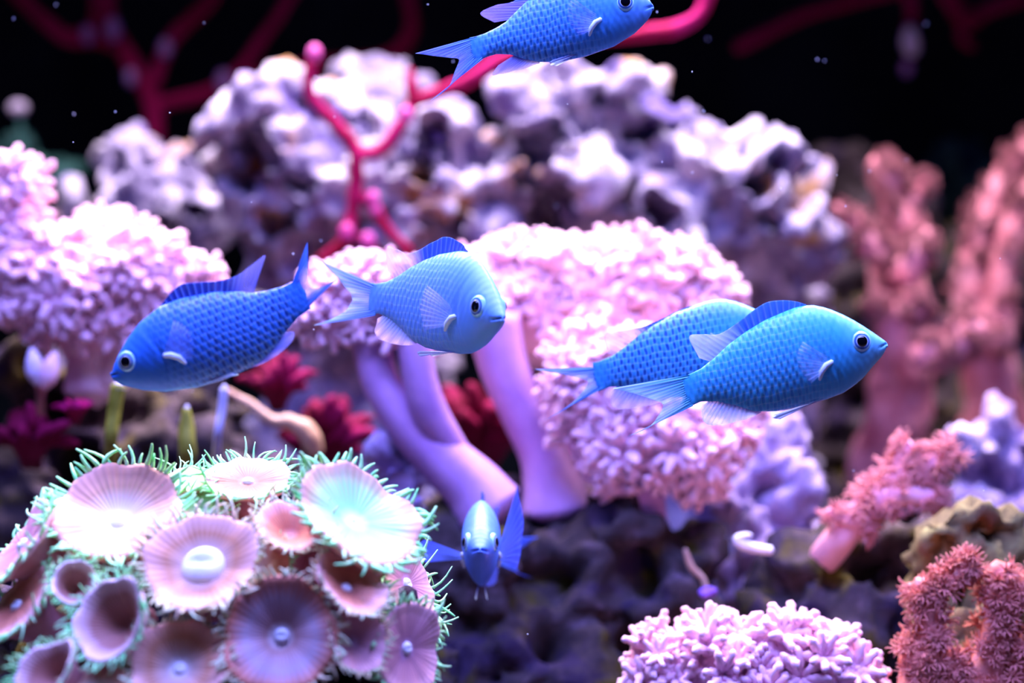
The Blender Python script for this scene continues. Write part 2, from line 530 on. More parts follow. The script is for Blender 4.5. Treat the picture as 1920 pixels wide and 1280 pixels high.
def fin_mat(name, base, edge, a0, a1, ray=(0.5, 0.7, 1.0), nray=22, split=None, hollow=None):
    """fin skin: UV x along the base, y from base to edge"""
    m = NT(name)
    uv = m.n('ShaderNodeUVMap')
    sx = m.n('ShaderNodeSeparateXYZ')
    m.l(uv.outputs[0], sx.inputs[0])
    a, b = sx.outputs[0], sx.outputs[1]
    col = m.ramp(b, [(0.10, base), (0.8, edge)])
    wv = m.math('SINE', m.math('MULTIPLY', a, 2 * math.pi * nray))
    rf = m.ramp(wv, [(0.35, (0, 0, 0)), (0.95, (1, 1, 1))])
    col = m.mix(m.math('MULTIPLY', m.math('MULTIPLY', rf, 0.45), m.ramp(b, [(0.02, (0, 0, 0)), (0.25, (1, 1, 1))])), col, ray)
    al = m.ramp(b, [(0.12, (a0, a0, a0)), (1.0, (a1, a1, a1))])
    al = m.math('ADD', al, m.math('MULTIPLY', rf, 0.16), clamp=True)
    if split:      # hind soft part of the fin is clearer than the spiny front
        x0, x1, fac, c2 = split
        k = m.ramp(a, [(x0, (0, 0, 0)), (x1, (1, 1, 1))])
        col = m.mix(k, col, c2)
        al = m.math('MULTIPLY', al, m.math('SUBTRACT', 1.0, m.math('MULTIPLY', k, 1.0 - fac)))
    if hollow is not None:      # forked tail: firm outer rays, glassy web between them
        ed = m.math('MULTIPLY', m.math('ABSOLUTE', m.math('SUBTRACT', a, 0.5)), 2.0)
        k = m.ramp(ed, [(0.35, (hollow, hollow, hollow)), (0.85, (1, 1, 1))])
        kb = m.ramp(b, [(0.12, (1, 1, 1)), (0.55, (0, 0, 0))])
        al = m.math('MULTIPLY', al, m.math('MAXIMUM', k, kb))
    m.color(col).set(0.4, 0.4)
    tr = m.n('ShaderNodeBsdfTranslucent')
    m.l(col, tr.inputs[0])
    mx = m.n('ShaderNodeMixShader')
    m.l(m.math('MULTIPLY', b, 0.6, clamp=True), mx.inputs[0])
    m.l(m.b.outputs[0], mx.inputs[1])
    m.l(tr.outputs[0], mx.inputs[2])
    tp = m.n('ShaderNodeBsdfTransparent')
    mo = m.n('ShaderNodeMixShader')
    m.l(al, mo.inputs[0])
    m.l(tp.outputs[0], mo.inputs[1])
    m.l(mx.outputs[0], mo.inputs[2])
    m.l(mo.outputs[0], m.out.inputs[0])
    m.bump(wv, 0.4, 0.0004)
    return m.m


def eye_mat(name='fish_iris', k=1.0):
    m = NT(name)
    uv = m.n('ShaderNodeUVMap')
    sx = m.n('ShaderNodeSeparateXYZ')
    m.l(uv.outputs[0], sx.inputs[0])
    col = m.ramp(sx.outputs[0], [(0.49, (0.02, 0.03, 0.10)), (0.54, (0.80, 0.92, 1.0)), (0.61, (0.06, 0.2, 0.55)), (0.72, (0.02, 0.08, 0.30)), (0.80, (0.45, 0.90, 1.0)), (1.0, (0.35, 0.75, 1.0))])
    if k < 1:
        col = m.mix(1 - k, col, (0.004, 0.015, 0.09))
    m.color(col).set(0.15, 0.6)
    return m.m


M['iris'] = eye_mat()
pm = NT('fish_pupil')
pm.color((0.002, 0.002, 0.004)).set(0.08, 0.5)
M['pupil'] = pm.m
pw = NT('pectoral_base')
pw.color((0.75, 0.90, 1.0)).set(0.35, 0.5)
M['white_spot'] = pw.m

# generic fins in pixels of the same side-on fish: (base polyline, edge polyline), matching point for point
DORSAL_B = [(1512, 576), (1490, 581), (1468, 589), (1445, 599), (1420, 613), (1399, 626), (1380, 641), (1362, 656), (1348, 670), (1338, 680)]
DORSAL_E = [(1512, 571), (1492, 565), (1466, 563), (1438, 567), (1412, 583), (1385, 604), (1350, 626), (1318, 627), (1293, 632), (1312, 672)]
CAUDAL_B = [(1294, 703), (1293, 712), (1293, 722), (1293, 731), (1294, 740), (1296, 748), (1298, 756), (1301, 762)]
CAUDAL_E = [(1148, 729), (1190, 739), (1218, 748), (1238, 755), (1244, 762), (1236, 780), (1216, 803), (1172, 823)]
ANAL_B = [(1428, 769), (1412, 768), (1398, 763), (1384, 759), (1370, 755), (1356, 752), (1342, 750), (1332, 750)]
ANAL_E = [(1428, 774), (1410, 783), (1390, 790), (1368, 795), (1345, 798), (1328, 797), (1318, 787), (1316, 764)]
PELV_B = [(1545, 748), (1536, 752), (1527, 753)]
PELV_E = [(1455, 778), (1450, 784), (1462, 786)]
PECT_B = [(1557, 674), (1553, 681), (1548, 689), (1541, 697)]
PECT_E = [(1498, 640), (1488, 662), (1492, 690), (1513, 718)]


def tracer(snout, base):
    """pixel -> (along, up) in body lengths for a fish traced between its snout and its tail base"""
    sn, b = np.array(snout, float), np.array(base, float)
    ax = b - sn
    L = float(np.hypot(*ax))
    ax = ax / L
    up = np.array([ax[1], -ax[0]])
    if up[1] > 0:
        up = -up
    return (lambda q: (float((np.array(q, float) - sn) @ ax) / L, float((np.array(q, float) - sn) @ up) / L)), L, math.degrees(math.atan2(ax[1], abs(ax[0])))


for _n in ('DORSAL_B', 'DORSAL_E', 'CAUDAL_B', 'CAUDAL_E', 'ANAL_B', 'ANAL_E', 'PELV_B', 'PELV_E', 'PECT_B', 'PECT_E'):
    globals()[_n] = [uv_of(*q) for q in globals()[_n]]


def fish(name, label, at, Y, SL, yaw, pitch, mats, yaw_bend=(0.0, 0.0), pitch_bend=(0.0, 0.0), fins=None, u_at=0.5, roll=0.0,
         pect_out=0.22, pelv_out=0.02, depth=1.0, width=1.0, side_fins=True, pect_ang=None, top=None, bot=None, eye_uv=None):
    """at: pixel of the spine point u_at; yaw 0 = heading right, 90 = towards the viewer; bends in degrees: (head end, tail end)"""
    fins = fins or {}
    TOP = top or globals()['TOP']
    BOT = bot or globals()['BOT']
    EYE_UV = eye_uv or globals()['EYE_UV']
    c0 = P(at[0], at[1], Y)
    N = 400
    us = np.linspace(-0.10, 1.75, N)

    def ang(u, base, bend):
        h, t = bend
        return base + h * smoothstep(0.55, 0.0, u) + t * max(0.0, (u - 0.45) / 0.55) ** 1.3

    Fw, Up = [], []
    for u in us:
        yw, pt = R(ang(u, yaw, yaw_bend)), R(ang(u, pitch, pitch_bend))
        Fw.append(Vector((math.cos(yw) * math.cos(pt), -math.sin(yw) * math.cos(pt), math.sin(pt))))
        Up.append(Vector((-math.cos(yw) * math.sin(pt), math.sin(yw) * math.sin(pt), math.cos(pt))))
    pos = [Vector((0, 0, 0))]
    du = us[1] - us[0]
    for i in range(1, N):
        pos.append(pos[-1] - (Fw[i - 1] + Fw[i]) * 0.5 * du * SL)
    i0 = int(np.argmin(np.abs(us - u_at)))
    sh = c0 - pos[i0]
    pos = [p + sh for p in pos]

    def frame(u):
        x = (u - us[0]) / du
        i = max(0, min(N - 2, int(x)))
        f = x - i
        p = pos[i].lerp(pos[i + 1], f)
        fw = Fw[i].lerp(Fw[i + 1], f).normalized()
        up = Up[i].lerp(Up[i + 1], f).normalized()
        sd = fw.cross(up)
        if roll:
            q = Matrix.Rotation(R(roll), 3, fw)
            up, sd = q @ up, q @ sd
        return p, fw, up, sd

    def W(u, v, s):
        p, fw, up, sd = frame(u)
        return p + up * (v * depth * SL) + sd * (s * SL)

    def half_width(u, v):
        T, B = interp(TOP, u), interp(BOT, u)
        mid = B + (T - B) * 0.55
        hh = (T - mid) if v > mid else (mid - B)
        sn = max(-1.0, min(1.0, (v - mid) / hh))
        return interp(WID, u) * width * max(0.0, 1 - sn * sn) ** 0.62

    root = thing(name, label, 'fish', c0, 'school of small blue fish')
    # body: one continuous skin
    us_b = np.concatenate([np.linspace(-0.004, 0.10, 26)[:-1], np.linspace(0.10, 1.045, 92)])
    nv = 56
    V, UV, F = [], [], []
    mouth_v = uv_of(1652, 647)[1]
    for u in us_b:
        T, B = interp(TOP, u), interp(BOT, u)
        mid = B + (T - B) * 0.55
        wd = interp(WID, u) * width
        for k in range(nv):
            th = 2 * math.pi * k / nv
            cs, sn = math.cos(th), math.sin(th)
            hh = (T - mid) if sn > 0 else (mid - B)
            v = mid + hh * sn
            s = wd * math.copysign(abs(cs) ** 1.24, cs)
            # gill cover edge: an arc behind the head
            g = 0.275 - 1.5 * (v + 0.03) ** 2
            if abs(v) < 0.2:
                s *= 1 - 0.05 * math.exp(-((u - g - 0.012) / 0.009) ** 2)
                s *= 1 + 0.022 * math.exp(-((u - g + 0.010) / 0.014) ** 2)
            # socket rim round the eye
            de = math.hypot(u - EYE_UV[0], v - EYE_UV[1])
            s *= 1 + 0.05 * math.exp(-((de - 0.062) / 0.010) ** 2)
            # mouth slit
            if u < 0.055:
                line = mouth_v - 0.20 * u
                k2 = math.exp(-((v - line) / 0.0055) ** 2) * (1 - u / 0.055)
                s *= 1 - 0.55 * k2
                uu = u + 0.012 * k2 * (1 - u / 0.055)
            else:
                uu = u
            V.append(W(uu, v, s))
            UV.append((u, v + 0.5))
    nr = len(us_b)
    for i in range(nr - 1):
        for k in range(nv):
            k2 = (k + 1) % nv
            F.append((i * nv + k, (i + 1) * nv + k, (i + 1) * nv + k2, i * nv + k2))
    for i, u in ((0, -0.007), (nr - 1, 1.055)):
        m_ = (interp(TOP, us_b[i]) + interp(BOT, us_b[i])) / 2
        V.append(W(u, m_, 0))
        UV.append((u, m_ + 0.5))
        cidx = len(V) - 1
        for k in range(nv):
            k2 = (k + 1) % nv
            F.append((i * nv + k, i * nv + k2, cidx) if i == 0 else (i * nv + k2, i * nv + k, cidx))
    link('body', mesh('body', rel(V, root), F, mats['body'], uvs=UV), root)

    # eyes on both sides
    for sgn in (-1, 1):
        eu, ev = EYE_UV
        hw = half_width(eu, ev)
        p, fw, up, sd = frame(eu)
        d1 = half_width(eu + 0.02, ev) - half_width(eu - 0.02, ev)
        nrm = (sd * sgn + fw * (d1 / 0.04) * 0.9 + up * 0.08).normalized()
        cpt = W(eu, ev, sgn * hw) - nrm * (0.010 * SL)
        t1 = (fw - nrm * fw.dot(nrm)).normalized()
        t2 = nrm.cross(t1)
        ve, fe, ue = [], [], []
        rad = 0.054 * SL
        ns, nrg = 28, 10
        for j in range(nrg + 1):
            ph = (j / nrg) * math.pi / 2 * 1.1
            rr, hh = math.sin(ph), math.cos(ph)
            for k in range(ns):
                th = 2 * math.pi * k / ns
                ve.append(cpt + (t1 * math.cos(th) + t2 * math.sin(th)) * rad * rr + nrm * rad * 0.42 * hh)
                ue.append((rr, k / ns))
        for j in range(nrg):
            for k in range(ns):
                k2 = (k + 1) % ns
                fe.append((j * ns + k, (j + 1) * ns + k, (j + 1) * ns + k2, j * ns + k2))
        eye = link('eye', mesh('eye', rel(ve, root), fe, mats.get('iris', M['iris']), uvs=ue), root)
        ve, fe = [], []
        pr = 0.50
        for j in range(6):
            ph = j / 5 * math.asin(pr)
            rr, hh = math.sin(ph), math.cos(ph)
            for k in range(ns):
                th = 2 * math.pi * k / ns
                ve.append(cpt + (t1 * math.cos(th) + t2 * math.sin(th)) * rad * rr * 1.02 + nrm * (rad * 0.42 * hh + 0.006 * SL * math.sqrt(max(0, 1 - (j / 5) ** 2)) + 0.0006 * SL))
        for j in range(5):
            for k in range(ns):
                k2 = (k + 1) % ns
                fe.append((j * ns + k, (j + 1) * ns + k, (j + 1) * ns + k2, j * ns + k2))
        link('pupil', mesh('pupil', rel(ve, root), fe, M['pupil']), eye)

    # fins: grid of rays between the base curve and the edge curve, with real thickness
    def fin(pname, base, edge, mat, lat=None, n=5, m=12, thick=0.004, tips=True):
        b = catmull(base, n)
        e = catmull(edge, n)
        nn = len(b)
        v2, u2, f2 = [], [], []
        for side in (1, -1):
            for i in range(nn):
                for j in range(m + 1):
                    t = j / m
                    u = b[i][0] * (1 - t) + e[i][0] * t
                    v = b[i][1] * (1 - t) + e[i][1] * t
                    th_ = thick * (1 - 0.85 * t) * (0.75 + 0.25 * math.cos(i * 2.1))
                    ls = lat(i / (nn - 1), t, u, v) if lat else 0.0
                    if isinstance(ls, tuple):
                        u, v, ls = ls
                    v2.append(W(u, v, ls + side * th_ * 0.5 + 0.004 * math.sin(i * 0.9) * t))
                    u2.append((i / (nn - 1), t))
        off = nn * (m + 1)
        for s_ in (0, 1):
            for i in range(nn - 1):
                for j in range(m):
                    a = s_ * off + i * (m + 1) + j
                    q = (a, a + 1, a + m + 2, a + m + 1)
                    f2.append(q if s_ == 0 else q[::-1])
        for i in range(nn - 1):
            a, bq = i * (m + 1) + m, (i + 1) * (m + 1) + m
            f2.append((a, off + a, off + bq, bq))
        return link(pname, mesh(pname, rel(v2, root), f2, mat, uvs=u2), root)

    fin('dorsal_fin', *fins.get('dorsal', (DORSAL_B, DORSAL_E)), mats['dorsal'])
    fin('caudal_fin', *fins.get('caudal', (CAUDAL_B, CAUDAL_E)), mats['caudal'], thick=0.010)
    fin('anal_fin', *fins.get('anal', (ANAL_B, ANAL_E)), mats['anal'])
    for sgn in (-1, 1):
        pb, pe = fins.get('pelvic', (PELV_B, PELV_E))
        fin('pelvic_fin', pb, pe, mats['pelvic'], lat=lambda a, t, u, v: sgn * (0.018 + pelv_out * t), thick=0.008)
        pb, pe = fins.get('pectoral', (PECT_B, PECT_E))
        pu, pv = uv_of(1550, 685)
        hw = half_width(pu, pv)
        if pect_ang is None:
            fin('pectoral_fin', pb, pe, mats['pectoral'], lat=lambda a, t, u, v: sgn * (hw * 0.985 + pect_out * t * t * 0.35 + 0.010 * t), thick=0.008)
        else:
            L, rise, spread = pect_ang[0 if sgn < 0 else 1]

            def plat(a, t, u, v):
                q = (a - 0.5)
                return (pu + 0.10 * t * (0.4 + 0.6 * a), pv + 0.03 * (0.5 - a) + rise * t - spread * q * t, sgn * (hw * 0.95 + L * t * (1 - 0.25 * abs(q) * 2)))
            fin('pectoral_fin', pb, pe, mats['pectoral'], lat=plat, thick=0.010)
        # pale root of the pectoral fin
        bv, bf = tube([W(*uv_of(1556, 677), sgn * (hw * 0.99)), W(*uv_of(1545, 684), sgn * (hw * 1.02)), W(*uv_of(1536, 697), sgn * (hw * 1.02)), W(*uv_of(1533, 712), sgn * (hw * 0.98))],
                      [0.012 * SL, 0.016 * SL, 0.015 * SL, 0.007 * SL], 8)
        link('fin_root', mesh('fin_root', rel(bv, root), bf, M['white_spot']), root)
    return root


def kit(tagname, back, side, belly, head, spot, amt, dorsal, clear, tailc, a=(0.85, 0.45), hd=(0.04, 0.24)):
    return {'body': fish_body_mat('skin_' + tagname, back, side, belly, head, spot, amt, hd=hd),
            'dorsal': fin_mat('dorsal_' + tagname, dorsal, dorsal, 0.92, 0.85, (0.35, 0.55, 1.0), 20, (0.55, 0.72, 0.45, clear)),
            'caudal': fin_mat('caudal_' + tagname, side, tailc, 1.0, 0.75, clear, 16, hollow=0.5),
            'anal': fin_mat('anal_' + tagname, tailc, clear, 0.75, 0.40, clear, 14),
            'pelvic': fin_mat('pelvic_' + tagname, clear, (0.7, 0.85, 1.0), 0.8, 0.7, (0.8, 0.9, 1.0), 4),
            'pectoral': fin_mat('pectoral_' + tagname, (0.6, 0.8, 1.0), clear, 0.24, 0.03, (0.6, 0.8, 1.0), 10)}


SL0 = SLPX * 0.50 / FPX
REFP = 13.6
fish('reef_fish', 'bright cyan fish in front of another fish, heading for the dark reddish coral', (1661, 646), 0.50, SL0, 3, REFP,
     kit('cyan', (0.08, 0.6, 0.86), (0.05, 0.5, 0.86), (0.08, 0.48, 0.86), (0.18, 0.62, 0.88), (0.02, 0.20, 0.66), 0.55, (0.06, 0.22, 0.80), (0.50, 0.60, 0.95), (0.25, 0.50, 0.92)), u_at=0.0)

f_, L_, p_ = tracer((1490, 632), (1133, 706))
fish('reef_fish', 'blue fish with dark scale spots, its head hidden behind the cyan fish', (1490, 632), 0.54, L_ * 0.54 / FPX, 4, p_,
     kit('spotted', (0.06, 0.36, 0.84), (0.04, 0.33, 0.84), (0.06, 0.33, 0.84), (0.08, 0.38, 0.86), (0.008, 0.07, 0.34), 0.95, (0.04, 0.14, 0.62), (0.50, 0.42, 0.90), (0.14, 0.34, 0.88)),
     u_at=0.0, depth=0.94, fins={
         'dorsal': ([f_(q) for q in [(1345, 575), (1319, 577), (1290, 585), (1255, 602), (1225, 620), (1200, 640), (1185, 655), (1172, 668)]],
                    [f_(q) for q in [(1345, 566), (1315, 563), (1280, 572), (1240, 592), (1205, 607), (1165, 615), (1132, 622), (1140, 660)]]),
         'caudal': ([f_(q) for q in [(1128, 687), (1127, 692), (1127, 697), (1128, 702), (1130, 708), (1132, 714), (1135, 719), (1140, 724)]],
                    [f_(q) for q in [(1000, 690), (1045, 699), (1078, 707), (1098, 713), (1102, 720), (1090, 739), (1066, 764), (1020, 794)]])})

fish('reef_fish', 'plump pale blue fish turning its face outward over the pink coral', (846, 582), 0.508, SL0 * 1.07, 49, -6,
     kit('pale', (0.15, 0.42, 0.89), (0.15, 0.39, 0.9), (0.16, 0.38, 0.9), (0.18, 0.43, 0.89), (0.09, 0.28, 0.85), 0.45, (0.06, 0.16, 0.88), (0.75, 0.60, 0.97), (0.32, 0.55, 0.95)),
     yaw_bend=(12, -12), u_at=0.45,
     fins={'caudal': ([(1.0, 0.072 - 0.021 * k) for k in range(8)], [(1.38, 0.175), (1.27, 0.095), (1.20, 0.04), (1.165, 0.005), (1.165, -0.02), (1.19, -0.06), (1.26, -0.11), (1.39, -0.165)])})

f_, L_, p_ = tracer((211, 704), (556, 558))
fish('reef_fish', 'deep blue fish with trailing fin tips nosing down beside the spreading pink coral', (211, 704), 0.475, L_ * 0.475 / FPX, 180, -p_ if p_ > 0 else p_,
     kit('dark', (0.03, 0.2, 0.7), (0.03, 0.2, 0.72), (0.05, 0.24, 0.76), (0.03, 0.2, 0.7), (0.005, 0.04, 0.26), 0.9, (0.02, 0.06, 0.40), (0.26, 0.28, 0.85), (0.08, 0.26, 0.92)),
     u_at=0.0, eye_uv=f_((243, 677)),
     top=sorted(f_(q) for q in [(211, 697), (215, 683), (222, 666), (240, 634), (262, 605), (300, 574), (335, 560), (400, 547), (450, 546), (475, 549), (500, 545), (530, 537), (552, 526), (572, 515)]),
     bot=sorted(f_(q) for q in [(212, 711), (230, 722), (270, 731), (310, 734), (370, 726), (420, 712), (480, 684), (510, 657), (535, 624), (560, 595), (580, 580)]),
     fins={'dorsal': ([f_(q) for q in [(302, 577), (325, 567), (350, 561), (375, 557), (400, 554), (425, 551), (445, 550), (462, 550), (473, 552), (478, 553)]],
                      [f_(q) for q in [(300, 574), (318, 552), (340, 533), (370, 529), (400, 527), (428, 523), (452, 512), (470, 498), (499, 479), (474, 530)]]),
           'caudal': ([f_(q) for q in [(548, 530), (552, 538), (556, 546), (559, 554), (562, 562), (564, 570), (565, 578), (566, 586)]],
                      [f_(q) for q in [(577, 453), (578, 490), (578, 516), (580, 532), (588, 540), (602, 538), (618, 531), (638, 519)]]),
           'anal': ([f_(q) for q in [(468, 685), (482, 678), (495, 668), (506, 656), (515, 645), (522, 636)]],
                    [f_(q) for q in [(470, 690), (500, 678), (525, 662), (548, 640), (552, 622), (532, 622)]]),
           'pelvic': ([f_(q) for q in [(352, 722), (362, 720), (372, 717)]], [f_(q) for q in [(440, 704), (446, 702), (436, 698)]])})

f_, L_, p_ = tracer((1223, 14), (897, 84))
fish('reef_fish', 'blue fish gliding above the rock crest with forked violet tail', (1223, 14), 0.515, L_ * 0.515 / FPX, 5, p_,
     kit('upper', (0.09, 0.37, 0.84), (0.06, 0.34, 0.85), (0.09, 0.34, 0.85), (0.13, 0.37, 0.85), (0.01, 0.10, 0.46), 0.75, (0.07, 0.16, 0.75), (0.32, 0.28, 0.88), (0.14, 0.24, 0.82)),
     u_at=0.0, eye_uv=f_((1172, 8)),
     top=sorted(f_(q) for q in [(1222, 8), (1217, -1), (1205, -12), (1185, -24), (1160, -34), (1120, -42), (1080, -42), (1040, -32), (1010, -18), (984, 0), (968, 15), (947, 36), (929, 47), (906, 58), (890, 63), (878, 65)]),
     bot=sorted(f_(q) for q in [(1223, 20), (1220, 28), (1213, 39), (1190, 62), (1151, 86), (1098, 104), (1046, 114), (1010, 113), (981, 107), (955, 98), (929, 97), (911, 102), (898, 108)]),
     fins={'caudal': ([f_(q) for q in [(892, 63), (891, 69), (891, 75), (892, 81), (894, 87), (896, 93), (899, 99), (903, 106)]],
                      [f_(q) for q in [(774, 93), (808, 98), (836, 102), (854, 104), (857, 110), (848, 132), (836, 160), (803, 183)]]),
           'dorsal': ([f_(q) for q in [(1120, -40), (1090, -40), (1060, -34), (1030, -24), (1005, -10), (985, 4), (968, 20), (955, 32)]],
                      [f_(q) for q in [(1118, -46), (1080, -60), (1040, -52), (1000, -30), (960, -2), (925, 5), (898, 20), (925, 37)]]),
           'anal': ([f_(q) for q in [(1012, 112), (1000, 109), (990, 106), (980, 103), (972, 100), (966, 97)]],
                    [f_(q) for q in [(1010, 116), (985, 124), (960, 130), (935, 135), (921, 136), (932, 118)]]),
           'pelvic': ([f_(q) for q in [(1104, 92), (1096, 96), (1088, 99)]], [f_(q) for q in [(1036, 112), (1030, 117), (1042, 119)]])})

kf = kit('frontal', (0.09, 0.24, 0.88), (0.09, 0.24, 0.9), (0.11, 0.26, 0.9), (0.1, 0.25, 0.9), (0.05, 0.2, 0.7), 0.15, (0.06, 0.14, 0.8), (0.14, 0.20, 0.85), (0.08, 0.18, 0.8))
kf['pectoral'] = fin_mat('pectoral_spread', (0.25, 0.40, 1.0), (0.08, 0.14, 0.85), 0.95, 0.60, (0.25, 0.4, 1.0), 10)
fish('reef_fish', 'small blue fish seen head-on with spread pectoral fins above the dark rock', (900, 1032), 0.54, SL0 * 0.995, 90, 8,
     kf, u_at=0.0, yaw_bend=(0, 24), width=1.2, pelv_out=0.015, pect_ang=((0.15, 0.17, 0.45), (0.30, 0.035, 0.10)),
     fins={'pelvic': (PELV_B, [uv_of(*q) for q in [(1536, 776), (1528, 784), (1518, 780)]])})

# ------------------------------------------------------------------ soft coral polyps (shared meshes)
def polyp_mesh(name, mat, n=8, lift=0.35, reach=1.0, wide=0.15, stem=0.9, curl=0.0, serr=0.3, seg=5, stem_r=0.20):
    parts = [tube([(0, 0, -stem), (0, 0, -stem * 0.4), (0, 0, 0.02)], [stem_r * 0.9, stem_r, stem_r * 1.5], 7)]
    for k in range(n):
        a = 2 * math.pi * k / n + 0.1 * math.sin(k * 5)
        pts, rad = [], []
        for j in range(7):
            t = j / 6
            r = 0.10 + (reach - 0.10) * t
            z = lift * math.sin(t * math.pi * 0.5) * (1 + 0.2 * math.sin(k * 3.3)) - curl * t * t
            aa = a + 0.10 * t * math.sin(k * 2.7)
            pts.append((r * math.cos(aa), r * math.sin(aa), z))
            rad.append(wide * (0.75 + 0.5 * t - 0.75 * t * t) * (1 + serr * (1 if j % 2 else -1)))
        parts.append(tube(pts, rad, seg))
    v, f = join(parts)
    return mesh(name, v, f, mat)


XP = [polyp_mesh('polyp', M['xenia'], 8, 0.55, 1.0, 0.235, 0.9, 0, 0.2), polyp_mesh('polyp', M['xenia'], 8, 0.8, 0.85, 0.23, 0.9, 0, 0.2), polyp_mesh('polyp', M['xenia'], 7, 0.35, 1.05, 0.235, 0.9, 0.1, 0.2)]
SP = [polyp_mesh('polyp', M['star_polyp'], 8, 0.5, 1.0, 0.09, 0.8, 0, 0.15, 4, 0.24), polyp_mesh('polyp', M['star_polyp'], 8, 0.8, 0.8, 0.09, 0.8, 0, 0.15, 4, 0.24)]
RP = [polyp_mesh('polyp', M['rust_polyp'], 8, 0.45, 1.0, 0.08, 0.8, 0, 0.15, 4, 0.22), polyp_mesh('polyp', M['rust_polyp'], 9, 0.85, 0.85, 0.08, 0.8, 0, 0.15, 4, 0.22)]


def put_polyp(meshes, root, p, nrm, r):
    o = bpy.data.objects.new('polyp', random.choice(meshes))
    C.objects.link(o)
    o.parent = root
    o.location = Vector(p) - root.location
    q = Vector(nrm).normalized().to_track_quat('Z', 'Y').to_matrix() @ Matrix.Rotation(random.uniform(0, 6.28), 3, 'Z')
    o.rotation_euler = q.to_euler()
    o.scale = (r, r, r * random.uniform(0.8, 1.15))
    return o


def ellipsoid(c, rx, ry, rz, seg=28, ring=16, lump=0.08, ls=70):
    V, F = [], []
    for j in range(ring + 1):
        ph = math.pi * j / ring
        for k in range(seg):
            th = 2 * math.pi * k / seg
            d = Vector((math.sin(ph) * math.cos(th), math.sin(ph) * math.sin(th), math.cos(ph)))
            p = Vector((d.x * rx, d.y * ry, d.z * rz))
            V.append(c + p * (1 + lump * noise.noise((c + p) * ls)))
    for j in range(ring):
        for k in range(seg):
            k2 = (k + 1) % seg
            F.append((j * seg + k, (j + 1) * seg + k, (j + 1) * seg + k2, j * seg + k2))
    return V, F


def dome(root, cx, cy, rx, ry, Y, n, r_px, dy=0.8, cut=-0.35, cap_mat='xenia_cap', up=0.35, meshes=None):
    """rounded coral head: ellipsoid flesh with polyps over the side that shows and the top"""
    c = P(cx, cy, Y)
    a, b, d = px2m(rx, Y), px2m(ry, Y), px2m(min(rx, ry) * dy, Y)
    v, f = ellipsoid(c, a * 0.86, d * 0.86, b * 0.86)
    link('coral_flesh', mesh('coral_flesh', rel(v, root), f, M[cap_mat]), root)
    gold = math.pi * (3 - math.sqrt(5))
    tot = int(n * 1.9)
    for i in range(tot):
        z = 1 - 2 * (i + 0.5) / tot
        th = gold * i + random.uniform(-0.15, 0.15)
        r = math.sqrt(1 - z * z)
        x, y = r * math.cos(th), r * math.sin(th)
        if z < cut or y > 0.35:
            continue
        lm = 1 + 0.22 * noise.noise(Vector((x, y, z)) * 1.9 + c * 9) + random.uniform(-0.06, 0.06)
        p = c + Vector((x * a, y * d, z * b)) * 0.90 * lm
        nrm = Vector((x / a, y / d, z / b)).normalized() + Vector((0, 0, up)) + Vector((random.uniform(-.4, .4), random.uniform(-.4, .4), random.uniform(-.4, .4)))
        put_polyp(meshes or XP, root, p, nrm, px2m(r_px, Y) * random.uniform(0.72, 1.30))


def limb(root, pname, pts, Y, radii, mat, seg=16, n=6, lump=0.0, ls=60, dys=None):
    dys = dys or [0] * len(pts)
    ctrl = [tuple(P(q[0], q[1], Y + d)) + (px2m(r, Y),) for q, r, d in zip(pts, radii, dys)]
    sm = catmull(ctrl, n)
    v, f = tube([q[:3] for q in sm], [max(1e-4, q[3]) for q in sm], seg, True, lump, ls)
    return link(pname, mesh(pname, rel(v, root), f, mat), root)


# central pink corals
t = thing('stalked_coral', 'small pink tufted coral head on two fused mauve stalks', 'coral', P(890, 925, 0.66))
limb(t, 'stalk', [(690, 620), (715, 720), (770, 800), (830, 860), (885, 912), (915, 955)], 0.655, [38, 36, 42, 50, 58, 70], M['xenia_stalk'])
limb(t, 'stalk', [(775, 610), (785, 700), (808, 780), (860, 870)], 0.645, [34, 32, 36, 34], M['xenia_stalk'], dys=[0, 0, 0.004, 0.014])
dome(t, 700, 585, 140, 82, 0.66, 56, 40, cut=-0.5)
dome(t, 590, 600, 60, 40, 0.67, 16, 30, cut=-0.5)
t = thing('stalked_coral', 'broad pink ruffled coral head on a single thick mauve stalk', 'coral', P(1040, 900, 0.69))
limb(t, 'stalk', [(925, 600), (945, 690), (985, 780), (1020, 850), (1036, 905), (1045, 955)], 0.685, [50, 46, 44, 48, 58, 72], M['xenia_stalk'])
dome(t, 1040, 580, 230, 135, 0.72, 90, 42, cut=-0.25)
dome(t, 1230, 570, 125, 105, 0.72, 44, 42, cut=-0.5)
t = thing('clustered_coral', 'low pink coral mass behind the tails of two blue fish', 'coral', P(1200, 960, 0.70))
dome(t, 1160, 730, 130, 100, 0.665, 56, 42, cut=-0.8)
dome(t, 1230, 830, 145, 90, 0.66, 60, 44, cut=-0.8, up=0.15)
dome(t, 1330, 760, 80, 75, 0.675, 24, 42, cut=-0.8)
limb(t, 'stalk', [(1200, 850), (1195, 920), (1190, 980)], 0.665, [70, 55, 62], M['xenia_stalk'])
t = thing('spreading_coral', 'fan of pale pink polyps spreading over the brown shadowed rock', 'coral', P(170, 720, 0.71))
limb(t, 'stalk', [(150, 480), (170, 580), (175, 660), (180, 730)], 0.71, [70, 62, 52, 60], M['xenia'])
limb(t, 'stalk', [(40, 520), (110, 590), (150, 660), (170, 720)], 0.715, [40, 36, 32, 34], M['xenia'])
limb(t, 'stalk', [(300, 540), (260, 600), (230, 660), (200, 720)], 0.705, [40, 36, 34, 34], M['xenia'])
dome(t, 5, 400, 50, 100, 0.70, 26, 44, cut=-0.9, cap_mat='xenia', up=0.1)
dome(t, 40, 510, 130, 80, 0.70, 50, 46, cut=-0.9, cap_mat='xenia')
